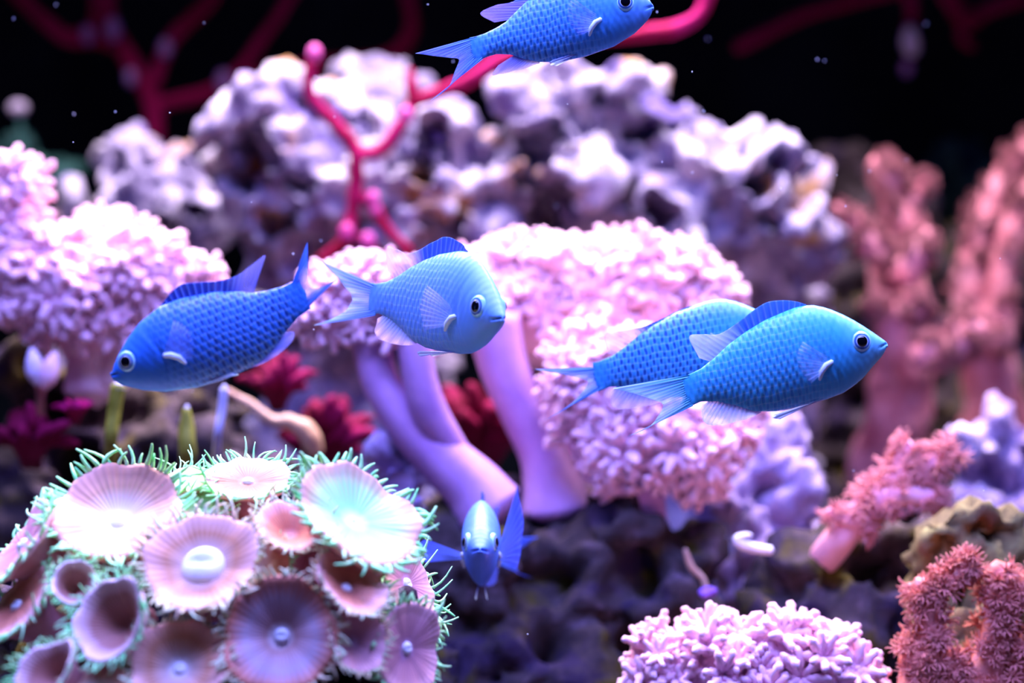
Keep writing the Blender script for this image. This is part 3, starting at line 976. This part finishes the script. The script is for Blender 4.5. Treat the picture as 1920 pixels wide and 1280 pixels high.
dome(t, 270, 525, 110, 56, 0.70, 36, 46, cut=-0.8, cap_mat='xenia')
dome(t, 170, 560, 110, 90, 0.70, 46, 44, cut=-0.7, cap_mat='xenia')
dome(t, 205, 450, 60, 34, 0.72, 14, 40, cut=-0.5, cap_mat='xenia')
t = thing('clustered_coral', 'lilac-pink starry coral tuft below the dark rubble slope', 'coral', P(1410, 1330, 0.57))
dome(t, 1420, 1280, 200, 120, 0.57, 62, 42, cut=-0.5)
dome(t, 1260, 1260, 80, 70, 0.57, 18, 40, cut=-0.6)
dome(t, 1560, 1270, 75, 70, 0.57, 16, 40, cut=-0.6)

t = next(o for o in bpy.data.objects if o.name == 'spreading_coral')
for pts, r in ([(0, 350), (18, 310), (30, 282)], 13), ([(0, 385), (30, 352), (58, 338)], 12), ([(0, 420), (35, 402), (58, 392)], 12), ([(170, 475), (215, 445), (246, 424)], 12), \
        ([(270, 510), (310, 480), (342, 462)], 13), ([(320, 530), (365, 512), (408, 506)], 13), ([(110, 470), (130, 440), (160, 425)], 12):
    limb(t, 'finger', pts, 0.69, [r, r * 0.95, r * 0.6], M['xenia'], 10, 5, 0.3, 150)

# pods beside the spreading coral
for px, py, tl, lab in ((66, 688, -8, 'slim pale lilac pod standing beside a fatter pink pod'), (92, 695, 14, 'fat pink pod standing beside a slim lilac pod')):
    t = thing('coral_pod', lab, 'coral', P(px - tl, py + 45, 0.67), 'pods on the brown rock')
    limb(t, 'bulb', [(px + tl * 0.8, py - 34), (px + tl * 0.3, py - 12), (px, py + 12), (px - tl * 0.6, py + 32)], 0.67, [5, 15, 16, 7], M['xenia' if tl > 0 else 'pale_lilac'])
    limb(t, 'stem', [(px - tl * 0.6, py + 30), (px - tl, py + 50), (px - tl, py + 85)], 0.67, [6, 5, 6], M['pink_finger'], 8, dys=[0, 0.02, 0.05])

# ------------------------------------------------------------------ red gorgonians
t = thing('red_gorgonian', 'bright red branching gorgonian standing against the pale rocks', 'coral', P(640, 620, 0.84))
GY = 0.82
for pts, rad, dys in [
        ([(592, 98), (580, 140), (584, 180), (620, 225), (655, 265), (670, 292)], [10, 11, 12, 13, 14, 15], None),
        ([(670, 288), (668, 340), (660, 400), (652, 445), (640, 540), (640, 640)], [15, 14, 13, 12, 13, 14], [0, 0, 0, 0, 0.01, 0.02]),
        ([(668, 292), (715, 282), (755, 230), (776, 190), (772, 160), (768, 130)], [13, 12, 12, 13, 11, 6], None),
        ([(776, 192), (830, 172), (890, 145), (940, 115), (1010, 85), (1110, 75), (1220, 62), (1275, 52), (1312, 25), (1330, -15)], [12, 13, 15, 15, 13, 12, 14, 14, 13, 12], None),
        ([(664, 365), (700, 385), (722, 425), (770, 475)], [12, 12, 12, 11], None),
        ([(655, 440), (630, 465), (600, 490)], [11, 10, 9], None),
        ([(655, 440), (690, 455), (710, 480)], [11, 10, 9], None)]:
    limb(t, 'branch', pts, GY, rad, M['red_branch'], 10, 6, 0.25, 120, dys)
for px, py, r in ((590, 100, 13), (650, 436, 15), (690, 452, 14), (762, 215, 13), (700, 372, 12), (705, 395, 11)):
    v, f = ellipsoid(P(px, py, GY - 0.006), px2m(r, GY), px2m(r, GY) * 0.8, px2m(r * 1.3, GY), 12, 8)
    link('polyp_tuft', mesh('polyp_tuft', rel(v, t), f, M['magenta']), t)

t = thing('red_gorgonian', 'dim crimson gorgonian in the dark beyond the tan-crested rock', 'coral', P(285, 330, 1.22))
for pts, rad in [([(285, 420), (290, 300), (285, 190), (240, 110), (205, 40), (200, -20)], [16, 16, 18, 18, 16, 15]), ([(287, 160), (320, 75), (390, 5), (410, -30)], [15, 14, 14, 13]),
                 ([(230, 95), (180, 75), (130, 72), (85, 40), (40, -5), (20, -30)], [13, 14, 15, 16, 16, 16]), ([(135, 70), (175, 55), (182, 15), (172, -25)], [14, 14, 14, 12]),
                 ([(290, 200), (420, 160), (500, 60), (540, 0), (560, -30)], [14, 13, 12, 12, 12]), ([(430, 155), (600, 120), (720, 110), (770, 60), (760, -30)], [13, 13, 14, 15, 14])]:
    limb(t, 'branch', pts, 1.13, rad, M['deep_crimson'], 10, 5, 0.2, 60)
limb(t, 'holdfast', [(285, 400), (287, 420), (285, 440)], 1.13, [20, 20, 26], M['dark_red'], dys=[0, 0.08, 0.17])
for px, py, r in ((212, 55, 15), (245, 145, 12), (165, 65, 12), (420, 155, 16), (310, 90, 12)):
    v, f = ellipsoid(P(px, py, 1.12), px2m(r, 1.12), px2m(r, 1.12), px2m(r * 1.5, 1.12), 12, 8)
    link('polyp_tuft', mesh('polyp_tuft', rel(v, t), f, M['dusk_violet']), t)

t = thing('red_gorgonian', 'dim crimson gorgonian hanging in the upper dark above the pink leather coral', 'coral', P(1790, 10, 1.2))
for pts, rad in [([(1760, -30), (1790, 10), (1815, 42), (1850, 20), (1920, -5), (1960, -30)], [16, 18, 18, 16, 15, 14]), ([(1700, -30), (1710, 20), (1704, 55)], [13, 13, 12]),
                 ([(1380, 90), (1440, 60), (1500, 30), (1580, 8), (1700, -25)], [13, 14, 14, 13, 13]), ([(1812, 40), (1800, 70), (1826, 90)], [12, 11, 9])]:
    limb(t, 'branch', pts, 1.15, rad, M['deep_crimson'], 10, 5, 0.2, 60)
limb(t, 'holdfast', [(1790, 5), (1795, 8), (1800, 10)], 1.15, [18, 18, 24], M['dark_red'], dys=[0, 0.08, 0.16])
v, f = ellipsoid(P(1708, 78, 1.14), px2m(17, 1.14), px2m(17, 1.14), px2m(30, 1.14), 16, 10, 0.3)
link('polyp_tuft', mesh('polyp_tuft', rel(v, t), f, M['pale_lilac']), t)
v, f = ellipsoid(P(1700, 128, 1.14), px2m(12, 1.14), px2m(12, 1.14), px2m(16, 1.14), 16, 10, 0.15)
link('polyp_tuft', mesh('polyp_tuft', rel(v, t), f, M['dusk_violet']), t)
limb(t, 'branch', [(1706, 50), (1706, 90), (1702, 130)], 1.15, [9, 8, 7], M['dark_red'])


# ------------------------------------------------------------------ red algae clumps
def clump(name, label, cx, cy, rpx, Y, n, mat, cat='seaweed', thick=0.11, down=40):
    t = thing(name, label, cat, P(cx, cy + rpx * 0.7, Y + 0.02))
    for i in range(n):
        a = random.uniform(0, 2 * math.pi)
        rr = rpx * random.uniform(0.5, 1.05)
        ex, ez = math.cos(a) * rr, -abs(math.sin(a)) * rr * 1.0 + rpx * 0.35
        yo = random.uniform(-0.5, 0.5) * px2m(rpx, Y)
        b = random.uniform(-0.3, 0.3) * rpx
        limb(t, 'frond', [(cx + b * 0.5, cy + rpx * 0.75), (cx + b * 0.4 + ex * 0.35, cy + rpx * 0.2 + ez * 0.3), (cx + ex * 0.75, cy + ez * 0.8), (cx + ex + random.uniform(-10, 10), cy + ez * 1.05)],
             Y, [rpx * thick * k for k in (0.9, 1.2, 1.25, 0.5)], mat, 6, 4, 0.35, 160, [0.03, yo * 0.4, yo, yo * 1.1])
    return t


clump('red_seaweed', 'crimson seaweed tuft under the deep blue fish', 520, 710, 75, 0.73, 26, M['dark_red'])
clump('red_seaweed', 'crimson seaweed growing beside the two fused mauve stalks', 610, 810, 105, 0.75, 34, M['dark_red'])
clump('red_seaweed', 'crimson seaweed filling the gap between the mauve stalks', 900, 790, 120, 0.76, 40, M['dark_red'])
clump('red_seaweed', 'deep crimson seaweed on the brown rock above the zoanthids', 60, 810, 85, 0.68, 26, M['dark_red'])
clump('red_seaweed', 'small scarlet seaweed sprig beside the green stems', 140, 760, 42, 0.67, 9, M['red_branch'])
clump('red_seaweed', 'little dark red seaweed sprig under the low pink coral mass', 1285, 915, 38, 0.69, 9, M['dark_red'])
clump('teal_seaweed', 'dim teal seaweed in the dark behind the tan-crested rock', 60, 330, 120, 1.10, 16, M['teal_weed'], thick=0.14)
clump('teal_seaweed', 'dim teal seaweed in the dark above the arching coral', 1790, 330, 110, 1.255, 14, M['teal_weed'], thick=0.12)
t = thing('pale_polyp', 'single pale lilac polyp standing above the dim teal seaweed', 'coral', P(35, 240, 1.06))
v, f = ellipsoid(P(34, 202, 1.06), px2m(20, 1.06), px2m(16, 1.06), px2m(14, 1.06), 14, 10, 0.2)
link('head', mesh('head', rel(v, t), f, M['pale_lilac']), t)
limb(t, 'stem', [(36, 205), (40, 250), (50, 330), (60, 400)], 1.06, [6, 5, 6, 7], M['teal_weed'], 8)

# ------------------------------------------------------------------ stems and twigs on the brown rock
for pts, rad, mat, lab in (
        ([(222, 722), (214, 770), (208, 830), (206, 900), (204, 960)], [14, 13, 12, 11, 11], 'green_stem', 'olive green stem rising under the snout of the deep blue fish'),
        ([(350, 766), (350, 800), (352, 850), (353, 900), (354, 960)], [7, 15, 16, 13, 12], 'green_stem', 'club-shaped olive green stem rising behind the zoanthid tentacles'),
        ([(420, 728), (416, 770), (408, 820), (404, 880), (402, 950)], [8, 9, 8, 8, 8], 'lilac_stem', 'thin pale lilac stem rising behind the zoanthid tentacles')):
    t = thing('seaweed_stem', lab, 'seaweed', P(pts[-1][0], pts[-1][1], 0.66), 'stems behind the zoanthids')
    limb(t, 'stem', pts, 0.63, rad, M[mat], 10, 5, 0.15, 150, [0, 0, 0, 0.02, 0.05])
    limb(t, 'tip', [(pts[0][0], pts[0][1] + 6), (pts[0][0] + 1, pts[0][1] - 6)], 0.63, [rad[0] * 1.05, rad[0] * 0.5], M['lilac_stem'], 10)
t = thing('coral_twig', 'tan knobbly dead coral twig near the crimson seaweed', 'coral', P(590, 850, 0.70))
limb(t, 'twig', [(425, 735), (470, 758), (510, 788), (545, 793), (578, 812), (592, 850)], 0.70, [9, 9, 11, 16, 20, 17], M['tan_twig'], 10, 6, 0.3, 130)
t = thing('shell_fragment', 'white hook-shaped shell fragment lying on the dark rubble', 'shell', P(1415, 1035, 0.63))
limb(t, 'shell', [(1446, 1032), (1418, 1028), (1390, 1020), (1382, 1010), (1396, 1004), (1408, 1003)], 0.625, [9, 10, 10, 8, 6, 4], M['white_shell'], 10)
t = thing('coral_twig', 'short lilac twig with a violet knob on the dark rock shelf', 'coral', P(1320, 1120, 0.63))
limb(t, 'twig', [(1285, 1030), (1296, 1062), (1318, 1085), (1324, 1112)], 0.64, [5, 7, 6, 8], M['tan_twig'], 8, 5, 0.3, 150)
v, f = ellipsoid(P(1326, 1112, 0.628), px2m(15, 0.63), px2m(12, 0.63), px2m(12, 0.63), 18, 12, 0.9, 260)
link('knob', mesh('knob', rel(v, t), f, soft_mat('violet', (0.16, 0.06, 0.45), (0.30, 0.14, 0.65), 80)), t)


# ------------------------------------------------------------------ pink and rust soft corals on the right
def studded(root, pts, Y, radii, mat, meshes, n, r_px, lump=0.2, dys=None, start=0.0):
    """limb with polyps standing on its skin"""
    limb(root, 'branch', pts, Y, radii, mat, 14, 6, lump, 120, dys)
    dys = dys or [0] * len(pts)
    ctrl = [tuple(P(q[0], q[1], Y + d)) + (px2m(r, Y),) for q, r, d in zip(pts, radii, dys)]
    sm = catmull(ctrl, 10)
    for i in range(n):
        k = random.uniform(start, 1) * (len(sm) - 1.001)
        a = int(k)
        q = sm[a] + (sm[a + 1] - sm[a]) * (k - a)
        tdir = Vector(sm[a + 1][:3]) - Vector(sm[a][:3])
        tdir.normalize()
        while True:
            d = Vector((random.gauss(0, 1), random.gauss(-0.5, 1), random.gauss(0.25, 1)))
            d -= tdir * d.dot(tdir)
            if d.length > 0.2 and d.normalized().y < 0.5:
                break
        d.normalize()
        put_polyp(meshes, root, Vector(q[:3]) + d * q[3] * 1.15, d + tdir * 0.3, px2m(r_px, Y) * random.uniform(0.7, 1.2))


t = thing('finger_coral', 'leaning salmon-pink finger coral with red star polyps near its tip', 'coral', P(1545, 1050, 0.64))
studded(t, [(1502, 1100), (1540, 1052), (1575, 1010), (1618, 958), (1670, 910), (1730, 875), (1790, 848)], 0.635, [36, 32, 30, 28, 26, 24, 16], M['pink_finger'], SP, 85, 24, 0.1, start=0.42, dys=[0.05, 0.012, 0, 0, 0, 0, 0])
studded(t, [(1640, 940), (1690, 930), (1740, 935), (1775, 940)], 0.63, [24, 24, 20, 12], M['pink_finger'], SP, 30, 20, 0.1, start=0.1)
studded(t, [(1690, 890), (1695, 855), (1705, 830)], 0.635, [22, 18, 10], M['pink_finger'], SP, 22, 20, 0.1, start=0.2)
studded(t, [(1600, 980), (1570, 968), (1556, 955)], 0.63, [16, 12, 8], M['pink_finger'], SP, 8, 19, 0.1, start=0.5)

t = thing('rust_coral', 'bushy rust-red coral covered in spiky star polyps before the olive rock', 'coral', P(1800, 1330, 0.56))
for pts, rad, n in [([(1790, 1330), (1760, 1250), (1740, 1180), (1735, 1120), (1722, 1090)], [44, 36, 28, 22, 16], 60), ([(1740, 1130), (1775, 1090), (1800, 1070), (1825, 1050)], [20, 20, 20, 14], 30),
                    ([(1760, 1240), (1720, 1235), (1695, 1245)], [40, 36, 22], 30), ([(1810, 1340), (1850, 1260), (1870, 1180), (1880, 1110), (1870, 1060)], [44, 36, 30, 28, 20], 60),
                    ([(1875, 1150), (1910, 1110), (1935, 1080)], [24, 24, 20], 20), ([(1730, 1330), (1720, 1290), (1740, 1265), (1800, 1260)], [44, 44, 36, 30], 45), ([(1860, 1340), (1900, 1270), (1940, 1200)], [44, 38, 32], 35)]:
    studded(t, pts, 0.565, rad, M['rust_polyp'], RP, int(n * 1.5), 21, 0.25)

LP = [polyp_mesh('polyp', M['leather'], 6, 0.7, 0.9, 0.20, 0.6, 0, 0.1, 4, 0.4)]
t = thing('leather_coral', 'pink antler-shaped leather coral at the end of the cratered rock', 'coral', P(1690, 700, 0.93))
LY = 0.92
limb(t, 'trunk', [(1690, 720), (1690, 620), (1685, 540), (1690, 470), (1690, 400)], LY, [52, 50, 52, 50, 42], M['leather'], 16, 6, 0.3, 60)
studded(t, [(1695, 440), (1678, 380), (1660, 330), (1645, 296)], LY - 0.01, [32, 26, 30, 16], M['leather'], LP, 34, 15, 0.4)
studded(t, [(1690, 420), (1712, 370), (1732, 345), (1746, 335)], LY - 0.005, [28, 20, 18, 9], M['leather'], LP, 22, 14, 0.4)
studded(t, [(1690, 500), (1640, 470), (1600, 425), (1562, 388)], LY - 0.02, [32, 26, 22, 12], M['leather'], LP, 34, 15, 0.4)
studded(t, [(1690, 530), (1722, 470), (1730, 430)], LY - 0.03, [28, 26, 16], M['leather'], LP, 24, 15, 0.4)
studded(t, [(1690, 590), (1715, 575), (1735, 562)], LY - 0.06, [28, 30, 20], M['leather'], LP, 24, 15, 0.4)
studded(t, [(1720, 670), (1775, 655), (1820, 630), (1838, 640)], LY - 0.07, [32, 34, 32, 18], M['leather'], LP, 36, 15, 0.4)
studded(t, [(1660, 580), (1640, 570), (1630, 560)], LY - 0.05, [20, 18, 12], M['leather'], LP, 12, 15, 0.4)
limb(t, 'base', [(1690, 700), (1680, 800), (1670, 900)], LY, [52, 62, 80], M['leather'], 16, 6, 0.3, 60, [0, 0.01, 0.03])
t = thing('leather_coral', 'arching reddish-pink leather coral beside the antler-shaped one', 'coral', P(1870, 720, 0.98))
studded(t, [(1950, 255), (1905, 300), (1862, 370), (1832, 450), (1820, 540), (1830, 650)], 0.97, [20, 24, 26, 30, 34, 40], M['leather'], LP, 60, 14, 0.35)
studded(t, [(1960, 330), (1920, 380), (1890, 450), (1875, 540), (1865, 650)], 0.96, [20, 24, 26, 28, 36], M['leather'], LP, 44, 14, 0.35)
limb(t, 'base', [(1850, 630), (1860, 720), (1870, 860)], 0.97, [46, 54, 80], M['leather'], 16, 6, 0.3, 60, [0, 0.01, 0.03])


# ------------------------------------------------------------------ zoanthid polyps
def disc_mat(name, mouth, inner, mid, rim, stripe=0.22):
    m = NT(name)
    uv = m.n('ShaderNodeUVMap')
    sx = m.n('ShaderNodeSeparateXYZ')
    m.l(uv.outputs[0], sx.inputs[0])
    rho, ph = sx.outputs[0], sx.outputs[1]
    wob = m.math('ADD', rho, m.math('MULTIPLY', m.math('SUBTRACT', m.noise(90, 3, 0.6), 0.5), 0.22))
    col = m.ramp(wob, [(0.06, mouth), (0.26, inner), (0.62, mid), (0.93, rim)])
    st = m.math('SINE', m.math('MULTIPLY', ph, 2 * math.pi * 44))
    sf = m.ramp(st, [(0.1, (0, 0, 0)), (0.9, (1, 1, 1))])
    grow = m.ramp(rho, [(0.15, (0, 0, 0)), (0.5, (1, 1, 1))])
    col = m.mix(m.math('MULTIPLY', m.math('MULTIPLY', sf, stripe), grow), col, rim)
    m.color(col).set(0.55, 0.3)
    m.bump(st, 0.15, 0.0004)
    return m.m


ZM = {
    'tan': disc_mat('disc_tan', (0.92, 0.94, 0.90), (0.66, 0.58, 0.44), (0.50, 0.27, 0.15), (0.70, 0.34, 0.25), 0.35),
    'brown': disc_mat('disc_brown', (0.92, 0.97, 0.97), (0.55, 0.40, 0.34), (0.52, 0.22, 0.10), (0.92, 0.52, 0.40)),
    'blue': disc_mat('disc_blue', (0.95, 0.9, 0.92), (0.42, 0.24, 0.22), (0.50, 0.42, 0.50), (0.66, 0.24, 0.15), 0.45),
    'cup': disc_mat('disc_cup', (0.34, 0.14, 0.10), (0.34, 0.14, 0.10), (0.34, 0.14, 0.10), (0.96, 0.70, 0.66), 0.15),
    'glow': disc_mat('disc_glow', (0.75, 0.95, 0.7), (0.32, 0.80, 0.38), (0.38, 0.72, 0.30), (0.72, 0.40, 0.26)),
    'red': disc_mat('disc_red', (0.6, 0.25, 0.2), (0.48, 0.13, 0.07), (0.60, 0.20, 0.10), (0.95, 0.52, 0.44)),
    'mauve': disc_mat('disc_mauve', (0.6, 0.4, 0.6), (0.46, 0.20, 0.26), (0.62, 0.28, 0.32), (0.85, 0.46, 0.46), 0.4)}
M['column'] = soft_mat('column', (0.42, 0.16, 0.16), (0.62, 0.30, 0.32), 80)
M['mouth'] = soft_mat('mouth', (0.75, 0.85, 0.92), (0.92, 0.95, 0.97), 80)


def zoanthid(label, px, py, Y, r, nrm, kind, funnel=0.12, fold=0.0, foldang=0.0, tent=60, tlen=0.30, tmat='tentacle', oval=1.0, spin=0.0, mouth=0.14, col_len=1.1, thickrim=0.05):
    c = P(px, py, Y)
    rm = px2m(r, Y)
    n = Vector(nrm).normalized()
    zx = Vector((0, 0, 1)).cross(n)
    if zx.length < 0.05:
        zx = Vector((1, 0, 0))
    zx.normalize()
    zy = n.cross(zx)
    if spin:
        q = Matrix.Rotation(R(spin), 3, n)
        zx, zy = q @ zx, q @ zy
    root = thing('zoanthid_polyp', label, 'polyp', c - n * rm * col_len * 0.9, 'zoanthid colony')
    fa = R(foldang)
    seed = px * 0.013 + py * 0.007

    def L(x, y, h):
        u = x * math.cos(fa) + y * math.sin(fa)
        h = h + fold * u * u
        return c + (zx * x + zy * y * oval + n * h) * rm

    def wav(th):
        return 0.05 * math.sin(3 * th + seed) + 0.035 * math.sin(5 * th + seed * 3) + 0.02 * math.sin(11 * th)

    ns = 72
    prof = [(0.02, -funnel * 1.0), (0.07, -funnel), (0.14, -funnel * 0.98), (0.25, -funnel * 0.85), (0.4, -funnel * 0.6), (0.55, -funnel * 0.36), (0.7, -funnel * 0.15), (0.82, -0.0), (0.91, thickrim * 0.9), (0.97, thickrim), (1.01, thickrim * 0.5), (1.02, -0.02), (0.99, -thickrim - 0.03)]
    V, F, UV = [], [], []
    for i, (rho, h) in enumerate(prof):
        for k in range(ns):
            th = 2 * math.pi * k / ns
            wv = wav(th)
            rr = rho * (1 + 0.6 * wv * rho)
            V.append(L(rr * math.cos(th), rr * math.sin(th), h + 1.1 * wv * rho * rho + 0.004 * math.sin(th * 36) * smoothstep(0.4, 0.9, rho)))
            UV.append((min(rho, 1.0) if i < 11 else 1.0, k / ns))
    for i in range(len(prof) - 1):
        for k in range(ns):
            k2 = (k + 1) % ns
            F.append((i * ns + k, (i + 1) * ns + k, (i + 1) * ns + k2, i * ns + k2))
    link('oral_disc', mesh('oral_disc', rel(V, root), F, ZM[kind], uvs=UV), root)
    # column under the disc
    V, F = [], []
    cp = [(0.985, -thickrim - 0.02), (0.86, -0.16), (0.66, -0.34 - funnel * 0.4), (0.52, -0.6 - funnel * 0.4), (0.46, -col_len * 0.8 - funnel * 0.3), (0.52, -col_len - funnel * 0.3)]
    n2 = 36
    for rho, h in cp:
        for k in range(n2):
            th = 2 * math.pi * k / n2
            wv = wav(th) * rho
            V.append(L(rho * (1 + 0.6 * wv) * math.cos(th), rho * (1 + 0.6 * wv) * math.sin(th), h + 1.1 * wv * rho))
    for i in range(len(cp) - 1):
        for k in range(n2):
            k2 = (k + 1) % n2
            F.append((i * n2 + k, (i + 1) * n2 + k, (i + 1) * n2 + k2, i * n2 + k2))
    link('column', mesh('column', rel(V, root), F, M['column']), root)
    if mouth:
        V, F = [], []
        for j in range(7):
            ph = j / 6 * math.pi * 0.5
            for k in range(20):
                th = 2 * math.pi * k / 20
                rr = mouth * math.sin(ph)
                slit = 0.4 * math.exp(-(rr * math.sin(th) / (mouth * 0.22)) ** 2) * (1 - math.sin(ph))
                V.append(L(rr * math.cos(th), rr * math.sin(th), -funnel + mouth * 0.7 * (math.cos(ph) - slit)))
        for j in range(6):
            for k in range(20):
                k2 = (k + 1) % 20
                F.append((j * 20 + k, (j + 1) * 20 + k, (j + 1) * 20 + k2, j * 20 + k2))
        link('mouth', mesh('mouth', rel(V, root), F, M['mouth']), root)
    # fringe of tentacles round the rim
    parts = []
    for k in range(tent):
        th = 2 * math.pi * (k + random.uniform(-0.3, 0.3)) / tent
        wv = wav(th)
        L0 = tlen * random.uniform(0.55, 1.2)
        e = random.uniform(-0.15, 0.75) if k % 2 else random.uniform(0.2, 1.1)
        sw = random.uniform(-0.5, 0.5)
        bend = random.uniform(-1.2, 1.2)
        pts = []
        for j in range(5):
            q = j / 4
            rr = 0.985 * (1 + 0.6 * wv) + L0 * q * math.cos(e)
            h = 1.1 * wv + thickrim * 0.3 + L0 * q * math.sin(e) + (0.35 * bend) * L0 * q * q
            t_ = th + sw * L0 * q + 0.5 * bend * L0 * q * q
            pts.append(L(rr * math.cos(t_), rr * math.sin(t_), h))
        w0 = rm * 0.036 * random.uniform(0.8, 1.2)
        parts.append(tube(pts, [w0, w0 * 0.95, w0 * 0.8, w0 * 0.65, w0 * 0.4], 5))
    v, f = join(parts)
    o = link('tentacle_fringe', mesh('tentacle_fringe', rel(v, root), f, M[tmat]), root)
    o['kind'] = 'stuff'
    return root


ZY = 0.52
zoanthid('large tan zoanthid with a pale bowl and pink scalloped rim', 220, 958, 0.470, 122, (0.05, -0.62, 0.78), 'tan', 0.22, 0.05)
zoanthid('zoanthid with a big pale cone rising from its brown dish', 378, 1052, 0.450, 108, (-0.05, -0.72, 0.62), 'brown', 0.20, 0.05, mouth=0.40, tmat='tentacle_tan')
zoanthid('round open zoanthid with blue radial stripes and white mouth', 525, 1190, 0.440, 108, (0.02, -0.95, 0.22), 'blue', 0.28, 0.0, tlen=0.22, tmat='tentacle_tan')
zoanthid('dark brown open zoanthid with small white mouth beside the striped one', 335, 1245, 0.437, 92, (0.05, -0.80, 0.55), 'brown', 0.22, 0.0, tmat='tentacle_tan', tlen=0.25)
zoanthid('deep brown cup-shaped zoanthid with thick pale rim folded to one side', 212, 1160, 0.440, 72, (-0.35, -0.85, 0.35), 'cup', 0.75, 0.25, 60, tlen=0.34, mouth=0, thickrim=0.12, oval=1.15, spin=-20)
zoanthid('small brown cup-shaped zoanthid tucked under the large tan one', 140, 1095, 0.447, 44, (0.35, -0.8, 0.4), 'cup', 0.8, 0.2, 30, tlen=0.4, mouth=0, thickrim=0.14)
zoanthid('narrow violet cup-shaped zoanthid with a pale folded rim', 92, 1258, 0.430, 52, (-0.35, -0.75, 0.5), 'cup', 0.8, 0.3, 40, tlen=0.35, mouth=0, thickrim=0.13, oval=1.3, spin=-35)
zoanthid('pink-rimmed zoanthid turned aside under the large tan one', 35, 1015, 0.465, 92, (-0.70, -0.35, 0.62), 'mauve', 0.10, -0.1)
zoanthid('reddish zoanthid drooping at the low end of the mound', 25, 1130, 0.455, 86, (-0.55, -0.45, 0.65), 'red', 0.10, -0.15, tmat='tentacle')
zoanthid('flat brown zoanthid at the top of the mound fringed with green', 465, 896, 0.490, 78, (0.05, -0.42, 0.90), 'red', 0.10, -0.05, tlen=0.45)
zoanthid('rosy folded zoanthid in the middle of the mound', 545, 988, 0.462, 68, (0.10, -0.55, 0.80), 'red', 0.30, 0.25, 10, tmat='tentacle_tan', mouth=0)
zoanthid('small pale pink zoanthid between the tan one and the flat brown one', 390, 940, 0.485, 56, (0.0, -0.45, 0.88), 'glow', 0.15, 0.0, mouth=0)
zoanthid('large bright green zoanthid sloping down the side of the mound', 672, 965, 0.464, 125, (0.52, -0.50, 0.72), 'glow', 0.15, 0.05, tlen=0.25, mouth=0)
zoanthid('mauve zoanthid facing sideways at the edge of the mound', 772, 1092, 0.490, 88, (0.85, -0.35, 0.35), 'mauve', 0.12, -0.1, tlen=0.45)
zoanthid('rosy zoanthid seen edge-on below the bright green one', 655, 1095, 0.448, 74, (0.55, -0.45, 0.72), 'red', 0.15, 0.1, tmat='tentacle_tan')
zoanthid('striped mauve zoanthid hanging low at the side of the mound', 770, 1215, 0.460, 88, (0.75, -0.62, 0.10), 'mauve', 0.12, -0.1, tlen=0.3)
zoanthid('rosy zoanthid half hidden at the foot of the mound', 180, 1290, 0.433, 60, (0.0, -0.6, 0.8), 'tan', 0.2, 0.0, tmat='tentacle_tan')
zoanthid('pinkish zoanthid squeezed beside the round striped one', 668, 1200, 0.445, 62, (0.60, -0.70, 0.35), 'mauve', 0.2, 0.2, 20, tmat='tentacle_tan', mouth=0)
zoanthid('pale rosy zoanthid below the rosy folded one', 480, 1060, 0.457, 62, (0.1, -0.70, 0.7), 'tan', 0.25, 0.1, 20, tmat='tentacle', mouth=0)
zoanthid('green-fringed zoanthid behind the large tan one', 330, 905, 0.493, 60, (-0.05, -0.35, 0.93), 'glow', 0.12, 0.0, tlen=0.5, mouth=0)

# ------------------------------------------------------------------ specks drifting in the water
parts = []
for i in range(70):
    Yp = random.uniform(0.40, 0.60)
    p = P(random.uniform(0, 1920), random.uniform(0, 1280) if i % 3 else random.uniform(0, 420), Yp)
    parts.append(ellipsoid(p, px2m(random.uniform(0.7, 1.8), Yp), px2m(1.0, Yp), px2m(random.uniform(0.7, 2.2), Yp), 6, 4, 0))
v, f = join(parts)
o = link('drifting_specks', mesh('drifting_specks', v, f, M['speck']))
tag(o, 'tiny white specks drifting in the water', 'particles')
o['kind'] = 'stuff'
